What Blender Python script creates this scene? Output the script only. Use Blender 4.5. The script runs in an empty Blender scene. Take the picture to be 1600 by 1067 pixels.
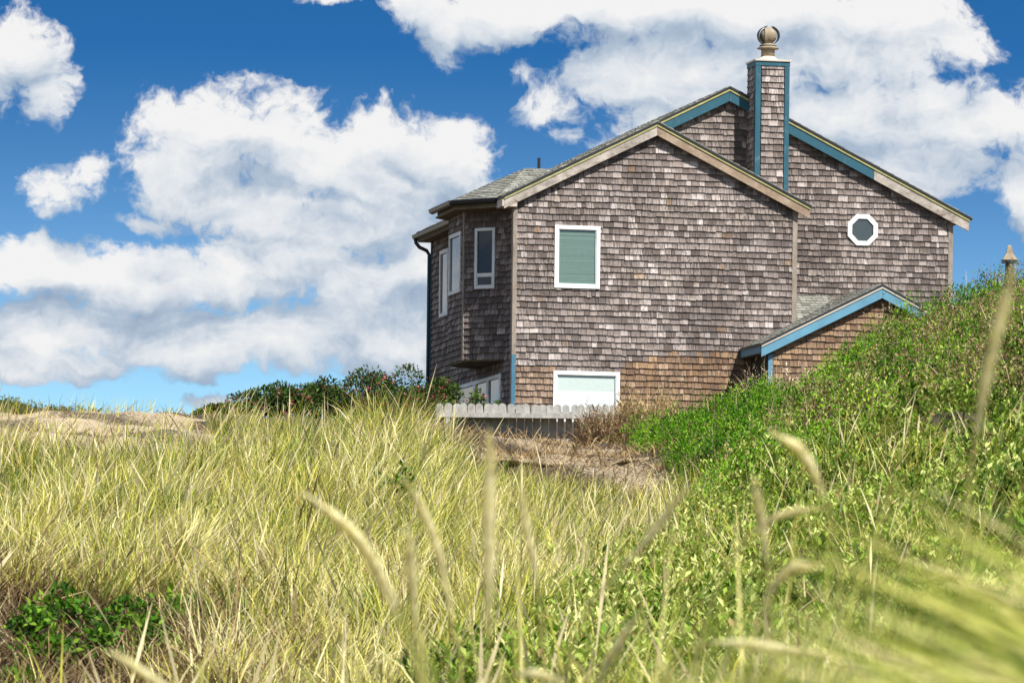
import bpy, math, random
import numpy as np
from mathutils import Vector, Matrix

random.seed(7)
rng = np.random.default_rng(11)
scene = bpy.context.scene
COL = scene.collection

# ------------------------------------------------------------------ camera
FPX = 8500.0          # focal length in pixels of the 1600 px wide photograph
HORIZON = 1150.0      # the photographer stands low on the beach: the eye level lies below the frame
ROLL = 0.012
cam_d = bpy.data.cameras.new('camera')
cam = bpy.data.objects.new('camera', cam_d)
COL.objects.link(cam)
cam.location = (0, 0, 0)
cam.rotation_euler = (math.radians(90), -ROLL, 0)
cam_d.sensor_width = 36
cam_d.lens = 36 * FPX / 1600
cam_d.shift_y = (HORIZON - 533.5) / 1600
cam_d.clip_start = 0.1
cam_d.clip_end = 12000
cam_d.dof.use_dof = True
cam_d.dof.focus_distance = 84
cam_d.dof.aperture_fstop = 17.0
scene.camera = cam

# ------------------------------------------------------------------ sun
YAW = math.radians(12.5)          # the gable front is turned this much from the picture plane
EA = Vector((math.cos(YAW), math.sin(YAW), 0)); EB = Vector((-math.sin(YAW), math.cos(YAW), 0))
sun_dir = (EA * 0.42 - EB * 1.0 + Vector((0, 0, 1.28))).normalized()
SUN_EL = math.asin(sun_dir.z); SUN_AZ = math.atan2(sun_dir.x, sun_dir.y)
sl = bpy.data.lights.new('sun', 'SUN'); sl.energy = 5.0; sl.angle = math.radians(0.5); sl.color = (1.0, 0.955, 0.88)
so = bpy.data.objects.new('sun', sl); COL.objects.link(so)
so.rotation_euler = sun_dir.to_track_quat('Z', 'Y').to_euler()
so.location = (20, -20, 60)

scene.view_settings.view_transform = 'Standard'
scene.view_settings.look = 'None'
scene.view_settings.exposure = 0.56
scene.view_settings.gamma = 1.0
scene.view_settings.use_curve_mapping = False
scene.cycles.use_denoising = True
scene.cycles.max_bounces = 6
scene.cycles.diffuse_bounces = 3
scene.cycles.transparent_max_bounces = 12
scene.cycles.caustics_reflective = False
scene.cycles.caustics_refractive = False


# ------------------------------------------------------------------ node helpers
class NT:
    def __init__(self, tree):
        self.t = tree; self.n = tree.nodes; self.l = tree.links

    def node(self, typ, **kw):
        nd = self.n.new(typ)
        for k, v in kw.items():
            setattr(nd, k, v)
        return nd

    def put(self, sock, v):
        if v is None: return
        if isinstance(v, bpy.types.NodeSocket): self.l.new(v, sock)
        else: sock.default_value = v

    def math(self, op, a, b=None, c=None, clamp=False):
        nd = self.node('ShaderNodeMath', operation=op, use_clamp=clamp)
        for i, v in enumerate((a, b, c)):
            self.put(nd.inputs[i], v)
        return nd.outputs[0]

    def vmath(self, op, a, b=None, out=0):
        nd = self.node('ShaderNodeVectorMath', operation=op)
        self.put(nd.inputs[0], a); self.put(nd.inputs[1], b)
        return nd.outputs['Value'] if op in ('DOT_PRODUCT', 'LENGTH', 'DISTANCE') else nd.outputs[0]

    def mix(self, f, a, b, blend='MIX'):
        nd = self.node('ShaderNodeMix', data_type='RGBA', blend_type=blend)
        self.put(nd.inputs[0], f); self.put(nd.inputs[6], a); self.put(nd.inputs[7], b)
        return nd.outputs[2]

    def noise(self, vec, scale, detail=2.0, rough=0.5, dist=0.0):
        nd = self.node('ShaderNodeTexNoise')
        if vec is not None: self.l.new(vec, nd.inputs['Vector'])
        nd.inputs['Scale'].default_value = scale; nd.inputs['Detail'].default_value = detail
        nd.inputs['Roughness'].default_value = rough; nd.inputs['Distortion'].default_value = dist
        return nd.outputs['Fac']

    def ramp(self, f, stops, interp='LINEAR'):
        nd = self.node('ShaderNodeValToRGB')
        cr = nd.color_ramp; cr.interpolation = interp
        while len(cr.elements) < len(stops): cr.elements.new(0.5)
        for e, (p, c) in zip(cr.elements, stops):
            e.position = p; e.color = c if len(c) == 4 else (*c, 1)
        self.l.new(f, nd.inputs[0])
        return nd.outputs[0]

    def mapr(self, v, a, b, c=0.0, d=1.0, smooth=False):
        nd = self.node('ShaderNodeMapRange')
        nd.interpolation_type = 'SMOOTHSTEP' if smooth else 'LINEAR'
        for i, x in enumerate((v, a, b, c, d)): self.put(nd.inputs[i], x)
        return nd.outputs[0]


def rgb(*c): return (c[0], c[1], c[2], 1.0)


# ------------------------------------------------------------------ world: Nishita sky with cumulus
world = bpy.data.worlds.new('World'); scene.world = world; world.use_nodes = True
SKY_STRENGTH = 0.1
CLOUDS = [
    (300, 262, 112, 95), (385, 225, 110, 80), (480, 280, 110, 70), (590, 248, 92, 70), (690, 258, 76, 62),
    (420, 330, 170, 52), (600, 320, 140, 58), (480, 368, 180, 30), (250, 362, 55, 14),
    (28, 95, 52, 72), (60, 150, 38, 46), (0, 120, 40, 60),
    (100, 308, 60, 30), (132, 285, 30, 26), (92, 338, 34, 18),
    (55, 430, 120, 46), (200, 455, 125, 52), (335, 440, 100, 58), (440, 425, 100, 52), (570, 445, 110, 66),
    (640, 410, 80, 56), (100, 530, 150, 46), (280, 540, 170, 50), (480, 525, 170, 50), (620, 520, 130, 66), (60, 588, 130, 24),
    (560, -10, 100, 26), (640, 12, 62, 44), (690, 62, 44, 42), (745, 30, 70, 50), (820, 25, 80, 42), (930, 20, 110, 52), (1040, 10, 120, 46), (1160, 10, 130, 40),
    (845, 166, 44, 34), (800, 120, 20, 16), (872, 214, 16, 12),
    (955, 118, 72, 46), (1060, 112, 110, 60), (1170, 92, 130, 80), (1290, 60, 120, 80), (1390, 70, 110, 74), (1470, 78, 66, 40), (1100, 190, 170, 56),
    (1300, 180, 150, 76), (1440, 195, 120, 56), (1560, 190, 80, 44), (1420, 262, 130, 46), (1590, 290, 40, 66), (1522, 132, 26, 9),
    (330, 636, 44, 13), (1050, 240, 120, 40),
]


def build_world():
    T = NT(world.node_tree)
    T.n.clear()
    tc = T.node('ShaderNodeTexCoord')
    d = tc.outputs['Generated']
    sep = T.node('ShaderNodeSeparateXYZ'); T.l.new(d, sep.inputs[0])
    az = T.math('ARCTAN2', sep.outputs[0], sep.outputs[1])
    el = T.math('ARCSINE', sep.outputs[2])
    comb = T.node('ShaderNodeCombineXYZ'); T.l.new(az, comb.inputs[0]); T.l.new(el, comb.inputs[1])
    p0 = comb.outputs[0]

    # node group: rounded cloud masses given by azimuth / elevation
    g = bpy.data.node_groups.new('cloud_masses', 'ShaderNodeTree')
    g.interface.new_socket('P', in_out='INPUT', socket_type='NodeSocketVector')
    g.interface.new_socket('D', in_out='OUTPUT', socket_type='NodeSocketFloat')
    G = NT(g)
    gi = G.node('NodeGroupInput'); go = G.node('NodeGroupOutput')
    acc = None
    for (x, y, rx, ry) in CLOUDS:
        a, e = (x - 800) / FPX, (HORIZON - y) / FPX
        q = G.vmath('SUBTRACT', gi.outputs[0], (a, e, 0))
        q = G.vmath('MULTIPLY', q, (FPX / (rx * 1.08), FPX / (ry * 1.12), 0))
        v = G.math('SUBTRACT', 1.0, G.vmath('DOT_PRODUCT', q, q))
        hh = min(1.0, (rx * ry) ** 0.5 / 62)
        if hh < 0.95: v = G.math('MULTIPLY', v, hh)
        if acc is None: acc = v
        else: acc = G.math('SMOOTH_MAX', acc, v, 0.35)
    acc = G.math('MAXIMUM', G.math('MINIMUM', acc, 1.3), -1.6)
    G.l.new(acc, go.inputs[0])

    def density(p):
        gn = T.node('ShaderNodeGroup', node_tree=g); T.l.new(p, gn.inputs[0])
        n1 = T.noise(p, 95.0, 8.0, 0.58, 0.25)
        n2 = T.noise(T.vmath('ADD', p, (3.1, 1.7, 0.4)), 420.0, 5.0, 0.62, 0.2)
        f = T.math('ADD', T.math('MULTIPLY', T.math('SUBTRACT', n1, 0.49), 3.0), T.math('MULTIPLY', T.math('SUBTRACT', n2, 0.5), 1.4))
        return gn.outputs[0], f

    wn = T.node('ShaderNodeTexNoise'); T.l.new(p0, wn.inputs['Vector']); wn.inputs['Scale'].default_value = 70.0; wn.inputs['Detail'].default_value = 4.0; wn.inputs['Roughness'].default_value = 0.6
    warp = T.vmath('MULTIPLY', T.vmath('SUBTRACT', wn.outputs['Color'], (0.5, 0.5, 0.5)), (0.010, 0.008, 0.0))
    p0 = T.vmath('ADD', p0, warp)
    m0, f0 = density(p0)
    # clouds everywhere else in the sky too: broken cumulus cover
    far = T.math('MAXIMUM', T.math('ABSOLUTE', az), T.math('MULTIPLY', T.math('ABSOLUTE', T.math('SUBTRACT', el, 0.085)), 1.6))
    outm = T.mapr(far, 0.10, 0.16, 0, 1, True)
    gen = T.math('MULTIPLY', T.math('SUBTRACT', T.noise(d, 5.0, 4.0, 0.55), 0.52), 9.0)
    m0 = T.math('ADD', T.math('MULTIPLY', m0, T.math('SUBTRACT', 1.0, outm)), T.math('MULTIPLY', gen, outm))
    dens = T.math('ADD', m0, f0)
    alpha = T.mapr(dens, -0.30, 0.50, 0, 1, True)
    # light from the upper right: compare with the density a step towards the sun and a step up
    m1, f1 = density(T.vmath('ADD', p0, (20 / FPX, 42 / FPX, 0)))
    gn2 = T.node('ShaderNodeGroup', node_tree=g); T.l.new(T.vmath('ADD', p0, (0, 70 / FPX, 0)), gn2.inputs[0])
    lump = T.math('SUBTRACT', f0, f1)                 # >0 : thinner towards the light
    base = T.math('SUBTRACT', gn2.outputs[0], m0)     # >0 : more cloud above than here
    shade = T.math('SUBTRACT', T.noise(T.vmath('ADD', T.vmath('MULTIPLY', p0, (0.6, 1.5, 1)), (7.7, 2.2, 0)), 62.0, 5.0, 0.55, 0.6), 0.47)
    lit = T.math('ADD', 0.545, T.math('ADD', T.math('ADD', T.math('MULTIPLY', lump, 0.20), T.math('MULTIPLY', shade, 1.6)), T.math('MULTIPLY', base, -0.38)), clamp=True)
    grey = T.ramp(lit, [(0.0, (0.30, 0.40, 0.55)), (0.35, (0.47, 0.57, 0.70)), (0.7, (0.79, 0.83, 0.88)), (1.0, (0.95, 0.95, 0.95))])
    cloud = T.vmath('MULTIPLY', grey, (6.4, 6.4, 6.4))

    # clear sky: Nishita, looked up higher so that the deep blue of the upper sky reaches down
    sx = T.node('ShaderNodeCombineXYZ')
    T.l.new(sep.outputs[0], sx.inputs[0]); T.l.new(sep.outputs[1], sx.inputs[1])
    T.l.new(T.math('MULTIPLY', T.math('POWER', T.math('MAXIMUM', sep.outputs[2], 0.0), 2.3), 85.0), sx.inputs[2])
    sky = T.node('ShaderNodeTexSky', sky_type='NISHITA')
    sky.sun_disc = False; sky.sun_elevation = SUN_EL; sky.sun_rotation = SUN_AZ
    sky.air_density = 1.0; sky.dust_density = 0.8; sky.ozone_density = 4.0
    T.l.new(T.vmath('NORMALIZE', sx.outputs[0]), sky.inputs['Vector'])
    hs = T.node('ShaderNodeHueSaturation')
    T.l.new(T.mapr(sep.outputs[2], 0.05, 0.125, 0.80, 1.30), hs.inputs['Saturation'])
    hs.inputs['Value'].default_value = 1.08
    T.l.new(sky.outputs[0], hs.inputs['Color'])
    blue = T.mix(1.0, hs.outputs[0], (0.72, 0.98, 1.0, 1), 'MULTIPLY')

    out = T.mix(alpha, blue, cloud)
    bg = T.node('ShaderNodeBackground'); bg.inputs['Strength'].default_value = SKY_STRENGTH
    T.l.new(out, bg.inputs[0])
    wo = T.node('ShaderNodeOutputWorld'); T.l.new(bg.outputs[0], wo.inputs[0])


build_world()
world.cycles.sampling_method = 'MANUAL'
world.cycles.sample_map_resolution = 512


# ------------------------------------------------------------------ pixel rays (to measure the place from the photograph)
def ray(px, py):
    u, v = px - 800.0, HORIZON - py
    c, s = math.cos(ROLL), math.sin(ROLL)
    return Vector(((c * u - s * v) / FPX, 1.0, (s * u + c * v) / FPX))


def at(px, py, D): return ray(px, py) * D


def proj(p):
    r, u = p[0] / p[1] * FPX, p[2] / p[1] * FPX
    c, s = math.cos(ROLL), math.sin(ROLL)
    return 800 + c * r + s * u, HORIZON - (-s * r + c * u)


# ------------------------------------------------------------------ tagging and mesh building
def tag(o, label=None, cat=None, group=None, kind=None):
    if label: o['label'] = label
    if cat: o['category'] = cat
    if group: o['group'] = group
    if kind: o['kind'] = kind
    return o


def empty(name, loc, rz=0.0):
    o = bpy.data.objects.new(name, None); COL.objects.link(o)
    o.location = loc; o.rotation_euler = (0, 0, rz); o.empty_display_size = 0.3
    return o


class MB:
    """collects polygons with an optional colour per vertex"""
    def __init__(self):
        self.v = []; self.f = []; self.c = []

    def add(self, vs, fs, col=None):
        n = len(self.v)
        self.v.extend([tuple(p) for p in vs])
        self.f.extend([tuple(i + n for i in f) for f in fs])
        self.c.extend([col or (0.5, 0.5, 0.5, 1)] * len(vs))

    def box(self, O, U, V, N, u0, u1, v0, v1, n0, n1, col=None):
        P = lambda u, v, n: O + U * u + V * v + N * n
        vs = [P(u0, v0, n0), P(u1, v0, n0), P(u1, v1, n0), P(u0, v1, n0), P(u0, v0, n1), P(u1, v0, n1), P(u1, v1, n1), P(u0, v1, n1)]
        fs = [(3, 2, 1, 0), (4, 5, 6, 7), (0, 1, 5, 4), (1, 2, 6, 5), (2, 3, 7, 6), (3, 0, 4, 7)]
        if U.cross(V).dot(N) < 0: fs = [f[::-1] for f in fs]
        self.add(vs, fs, col)

    def prism(self, poly, O, U, V, N, n0, n1, col=None):
        k = len(poly)
        vs = [O + U * a + V * b + N * n0 for a, b in poly] + [O + U * a + V * b + N * n1 for a, b in poly]
        area = sum(poly[i][0] * poly[(i + 1) % k][1] - poly[(i + 1) % k][0] * poly[i][1] for i in range(k))
        fs = [tuple(range(k))[::-1], tuple(range(k, 2 * k))] + [(i, (i + 1) % k, k + (i + 1) % k, k + i) for i in range(k)]
        if (area < 0) != (U.cross(V).dot(N) * (n1 - n0) < 0): fs = [f[::-1] for f in fs]
        self.add(vs, fs, col)

    def tube(self, pts, rad, seg=8, col=None, cap=True):
        pts = [Vector(p) for p in pts]; n = len(pts)
        if not hasattr(rad, '__len__'): rad = [rad] * n
        vs = []; up = Vector((0.12, 0.31, 0.94)).normalized()
        for i, p in enumerate(pts):
            t = (pts[min(i + 1, n - 1)] - pts[max(i - 1, 0)]).normalized()
            if abs(t.dot(up)) > 0.95: up = Vector((1, 0, 0.1)).normalized()
            x = t.cross(up).normalized(); y = t.cross(x)
            for k in range(seg):
                a = 2 * math.pi * k / seg
                vs.append(p + (x * math.cos(a) + y * math.sin(a)) * rad[i])
        fs = [(i * seg + k, (i + 1) * seg + k, (i + 1) * seg + (k + 1) % seg, i * seg + (k + 1) % seg) for i in range(n - 1) for k in range(seg)]
        if cap: fs += [tuple(range(seg)), tuple(range((n - 1) * seg, n * seg))[::-1]]
        self.add(vs, fs, col)

    def lathe(self, prof, O, seg=24, col=None):
        pts = [(O.x, O.y, O.z + z) for r, z in prof]
        vs = []
        for r, z in prof:
            for k in range(seg):
                a = 2 * math.pi * k / seg
                vs.append(Vector((O.x + r * math.cos(a), O.y + r * math.sin(a), O.z + z)))
        n = len(prof)
        fs = [(i * seg + k, i * seg + (k + 1) % seg, (i + 1) * seg + (k + 1) % seg, (i + 1) * seg + k) for i in range(n - 1) for k in range(seg)]
        fs += [tuple(range(seg))[::-1], tuple(range((n - 1) * seg, n * seg))]
        self.add(vs, fs, col)

    def build(self, name, mat, parent=None, smooth=False, bevel=0.0):
        me = bpy.data.meshes.new(name)
        me.from_pydata(self.v, [], self.f)
        at_ = me.attributes.new('tone', 'FLOAT_COLOR', 'POINT')
        at_.data.foreach_set('color', np.array(self.c, dtype=np.float32).ravel())
        me.materials.append(mat)
        if smooth: me.polygons.foreach_set('use_smooth', [True] * len(me.polygons))
        o = bpy.data.objects.new(name, me); COL.objects.link(o)
        if parent is not None: o.parent = parent
        if bevel:
            m = o.modifiers.new('bevel', 'BEVEL'); m.width = bevel; m.segments = 2; m.limit_method = 'ANGLE'
        return o


def np_mesh(name, verts, quads, cols, mat, parent=None, tris=None, smooth=False):
    """big meshes from arrays: verts (n,3), quads (m,4), tris (k,3), cols (n,4)"""
    me = bpy.data.meshes.new(name)
    verts = np.asarray(verts, np.float32)
    parts = [np.asarray(quads, np.int32).ravel()] if quads is not None and len(quads) else []
    sizes = [np.full(len(quads), 4, np.int32)] if parts else []
    if tris is not None and len(tris):
        parts.append(np.asarray(tris, np.int32).ravel()); sizes.append(np.full(len(tris), 3, np.int32))
    loops = np.concatenate(parts); sizes = np.concatenate(sizes)
    starts = np.concatenate([[0], np.cumsum(sizes)[:-1]]).astype(np.int32)
    me.vertices.add(len(verts)); me.vertices.foreach_set('co', verts.ravel())
    me.loops.add(len(loops)); me.loops.foreach_set('vertex_index', loops)
    me.polygons.add(len(sizes)); me.polygons.foreach_set('loop_start', starts)
    if cols is not None:
        a = me.attributes.new('tone', 'FLOAT_COLOR', 'POINT')
        a.data.foreach_set('color', np.asarray(cols, np.float32).ravel())
    me.update(calc_edges=True)
    if smooth: me.polygons.foreach_set('use_smooth', np.ones(len(sizes), bool))
    me.materials.append(mat)
    o = bpy.data.objects.new(name, me); COL.objects.link(o)
    if parent is not None: o.parent = parent
    return o


# ------------------------------------------------------------------ materials
def material(name):
    m = bpy.data.materials.new(name); m.use_nodes = True
    T = NT(m.node_tree); T.n.clear()
    out = T.node('ShaderNodeOutputMaterial')
    b = T.node('ShaderNodeBsdfPrincipled')
    T.l.new(b.outputs[0], out.inputs[0])
    return m, T, b, out


def tone(T):
    a = T.node('ShaderNodeAttribute', attribute_name='tone')
    s = T.node('ShaderNodeSeparateColor'); T.l.new(a.outputs['Color'], s.inputs[0])
    return s.outputs[0], s.outputs[1], s.outputs[2], a.outputs['Color']


def coords(T, scale=(1, 1, 1), off=None):
    tc = T.node('ShaderNodeTexCoord')
    v = T.vmath('MULTIPLY', tc.outputs['Object'], scale)
    if off is not None:
        c = T.node('ShaderNodeCombineXYZ'); T.l.new(off, c.inputs[0]); T.l.new(off, c.inputs[2])
        v = T.vmath('ADD', v, c.outputs[0])
    return v


def mat_shingle():
    m, T, b, out = material('cedar_shingle')
    r, brown, seed, _ = tone(T)
    off = T.math('MULTIPLY', seed, 40.0)
    grain = T.noise(coords(T, (60, 60, 3.0), off), 1.0, 4.0, 0.6)
    streak = T.noise(coords(T, (26, 26, 2.2), off), 1.0, 3.0, 0.55)
    patch = T.noise(coords(T, (0.9, 0.9, 0.8)), 1.0, 3.0, 0.55)
    g = T.ramp(r, [(0.0, (0.075, 0.060, 0.055)), (0.3, (0.185, 0.155, 0.144)), (0.7, (0.37, 0.32, 0.30)), (1.0, (0.58, 0.53, 0.515))])
    w = T.ramp(r, [(0.0, (0.13, 0.068, 0.033)), (0.5, (0.29, 0.175, 0.090)), (1.0, (0.44, 0.295, 0.158))])
    col = T.mix(brown, g, w)
    # weather stain runs: rain dirt in narrow vertical runs with a shape of their own
    st = T.mapr(streak, 0.43, 0.62, 0, 1, True)
    st = T.math('MULTIPLY', st, T.mapr(patch, 0.32, 0.62, 0.35, 1.0))
    col = T.mix(T.math('MULTIPLY', st, 0.72), col, rgb(0.055, 0.045, 0.040))
    col = T.mix(1.0, col, T.ramp(grain, [(0.2, (0.62, 0.61, 0.60)), (0.8, (1.22, 1.21, 1.2))]), 'MULTIPLY')
    # greenish film here and there
    al = T.mapr(T.noise(coords(T, (1.6, 1.6, 1.2)), 1.0, 4.0, 0.6), 0.55, 0.75, 0, 0.28)
    col = T.mix(al, col, T.mix(1.0, col, rgb(1.0, 1.0, 0.72), 'MULTIPLY'))
    T.l.new(col, b.inputs['Base Color'])
    b.inputs['Roughness'].default_value = 0.85
    bp = T.node('ShaderNodeBump'); bp.inputs['Strength'].default_value = 0.5; bp.inputs['Distance'].default_value = 0.006
    T.l.new(grain, bp.inputs['Height']); T.l.new(bp.outputs[0], b.inputs['Normal'])
    return m


def mat_roof():
    m, T, b, out = material('roof_shingle')
    r, g_, seed, _ = tone(T)
    gr = T.noise(coords(T, (70, 70, 70)), 1.0, 3.0, 0.7)
    pa = T.noise(coords(T, (2, 2, 2)), 1.0, 3.0, 0.6)
    col = T.ramp(r, [(0.0, (0.14, 0.14, 0.122)), (0.5, (0.26, 0.26, 0.225)), (1.0, (0.40, 0.40, 0.345))])
    col = T.mix(T.mapr(pa, 0.5, 0.75, 0, 0.5), col, rgb(0.24, 0.24, 0.17))
    col = T.mix(1.0, col, T.ramp(gr, [(0.2, (0.6, 0.6, 0.6)), (0.8, (1.25, 1.25, 1.25))]), 'MULTIPLY')
    T.l.new(col, b.inputs['Base Color']); b.inputs['Roughness'].default_value = 0.95
    return m


def mat_wood(name, c0, c1, stain=(0.08, 0.06, 0.05), amt=0.6, sc=(3, 3, 3), grain=(40, 40, 40)):
    m, T, b, out = material(name)
    r, _, seed, _ = tone(T)
    n = T.noise(coords(T, sc, T.math('MULTIPLY', seed, 17.0)), 1.0, 5.0, 0.65)
    gr = T.noise(coords(T, grain), 1.0, 3.0, 0.6)
    col = T.ramp(n, [(0.3, c0), (0.7, c1)])
    st = T.mapr(T.noise(coords(T, (sc[0] * 1.7, sc[1] * 1.7, sc[2] * 1.7), T.math('ADD', T.math('MULTIPLY', seed, 9.0), 5.0)), 1.0, 5.0, 0.7), 0.52, 0.70, 0, amt)
    col = T.mix(st, col, rgb(*stain))
    col = T.mix(1.0, col, T.ramp(gr, [(0.2, (0.8, 0.8, 0.8)), (0.8, (1.12, 1.12, 1.12))]), 'MULTIPLY')
    T.l.new(col, b.inputs['Base Color']); b.inputs['Roughness'].default_value = 0.8
    return m


def mat_plain(name, c, rough=0.6, metal=0.0, var=0.12, sc=12.0):
    m, T, b, out = material(name)
    n = T.noise(coords(T, (sc, sc, sc)), 1.0, 4.0, 0.6)
    col = T.mix(1.0, rgb(*c), T.ramp(n, [(0.25, (1 - var,) * 3), (0.75, (1 + var,) * 3)]), 'MULTIPLY')
    T.l.new(col, b.inputs['Base Color'])
    b.inputs['Roughness'].default_value = rough; b.inputs['Metallic'].default_value = metal
    return m


def mat_paint(name, c, worn, amt=0.35, sc=6.0):
    m, T, b, out = material(name)
    n = T.noise(coords(T, (sc, sc, sc * 0.6)), 1.0, 6.0, 0.7)
    n2 = T.noise(coords(T, (2, 2, 2)), 1.0, 3.0, 0.6)
    col = T.mix(T.mapr(n, 0.56, 0.70, 0, amt), rgb(*c), rgb(*worn))
    col = T.mix(1.0, col, T.ramp(n2, [(0.25, (0.82, 0.82, 0.82)), (0.75, (1.15, 1.15, 1.15))]), 'MULTIPLY')
    T.l.new(col, b.inputs['Base Color']); b.inputs['Roughness'].default_value = 0.55
    return m


def mat_glass_dark(name, c=(0.012, 0.016, 0.02)):
    m, T, b, out = material(name)
    b.inputs['Base Color'].default_value = rgb(*c); b.inputs['Roughness'].default_value = 0.03
    b.inputs['IOR'].default_value = 1.55
    n = T.noise(coords(T, (2.2, 2.2, 2.2)), 1.0, 2.0, 0.5)
    bp = T.node('ShaderNodeBump'); bp.inputs['Strength'].default_value = 0.02; bp.inputs['Distance'].default_value = 0.02
    T.l.new(n, bp.inputs['Height']); T.l.new(bp.outputs[0], b.inputs['Normal'])
    return m


def mat_glass_clear(name, tint):
    m, T, b, out = material(name)
    T.n.remove(b)
    tr = T.node('ShaderNodeBsdfTransparent'); tr.inputs[0].default_value = rgb(*tint)
    gl = T.node('ShaderNodeBsdfGlossy'); gl.inputs['Roughness'].default_value = 0.03
    ge = T.node('ShaderNodeNewGeometry')
    dt = T.math('ABSOLUTE', T.vmath('DOT_PRODUCT', ge.outputs['Incoming'], ge.outputs['Normal']))
    fr = T.math('ADD', 0.05, T.math('MULTIPLY', T.math('POWER', T.math('SUBTRACT', 1.0, dt), 5.0), 0.95), clamp=True)
    mx = T.node('ShaderNodeMixShader')
    T.l.new(fr, mx.inputs[0]); T.l.new(tr.outputs[0], mx.inputs[1]); T.l.new(gl.outputs[0], mx.inputs[2])
    T.l.new(mx.outputs[0], out.inputs[0])
    return m


def mat_leaf(name, transl=0.35, rough=0.55, spec=0.35):
    """leaf and blade colour comes per vertex, one tone per leaf; dune grass adds painted shade"""
    m, T, b, out = material(name)
    a = T.node('ShaderNodeAttribute', attribute_name='tone')
    b.inputs['Roughness'].default_value = rough
    b.inputs['Specular IOR Level'].default_value = spec
    T.l.new(a.outputs['Color'], b.inputs['Base Color'])
    tl = T.node('ShaderNodeBsdfTranslucent')
    T.l.new(T.mix(1.0, a.outputs['Color'], rgb(1.15, 1.1, 0.7), 'MULTIPLY'), tl.inputs[0])
    mx = T.node('ShaderNodeMixShader'); mx.inputs[0].default_value = transl
    T.l.new(b.outputs[0], mx.inputs[1]); T.l.new(tl.outputs[0], mx.inputs[2]); T.l.new(mx.outputs[0], out.inputs[0])
    return m


def mat_ground():
    m, T, b, out = material('dune_ground')
    r, litter, _, _ = tone(T)      # R: sand share, G: litter share
    v = coords(T)
    n = T.noise(v, 1.3, 6.0, 0.65); f = T.noise(v, 22.0, 4.0, 0.7); gr = T.noise(v, 240.0, 2.0, 0.7)
    sand = T.ramp(n, [(0.3, (0.33, 0.255, 0.155)), (0.7, (0.50, 0.405, 0.265))])
    soil = T.ramp(f, [(0.3, (0.022, 0.016, 0.010)), (0.6, (0.075, 0.052, 0.028)), (0.8, (0.19, 0.14, 0.07))])
    k = T.mapr(T.math('ADD', r, T.math('MULTIPLY', T.math('SUBTRACT', f, 0.5), 1.1)), 0.4, 0.6, 0, 1, True)
    col = T.mix(k, soil, sand)
    col = T.mix(1.0, col, T.ramp(gr, [(0.2, (0.8, 0.8, 0.8)), (0.8, (1.15, 1.15, 1.15))]), 'MULTIPLY')
    T.l.new(col, b.inputs['Base Color']); b.inputs['Roughness'].default_value = 0.95
    bp = T.node('ShaderNodeBump'); bp.inputs['Strength'].default_value = 0.6; bp.inputs['Distance'].default_value = 0.04
    T.l.new(f, bp.inputs['Height']); T.l.new(bp.outputs[0], b.inputs['Normal'])
    return m


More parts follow.
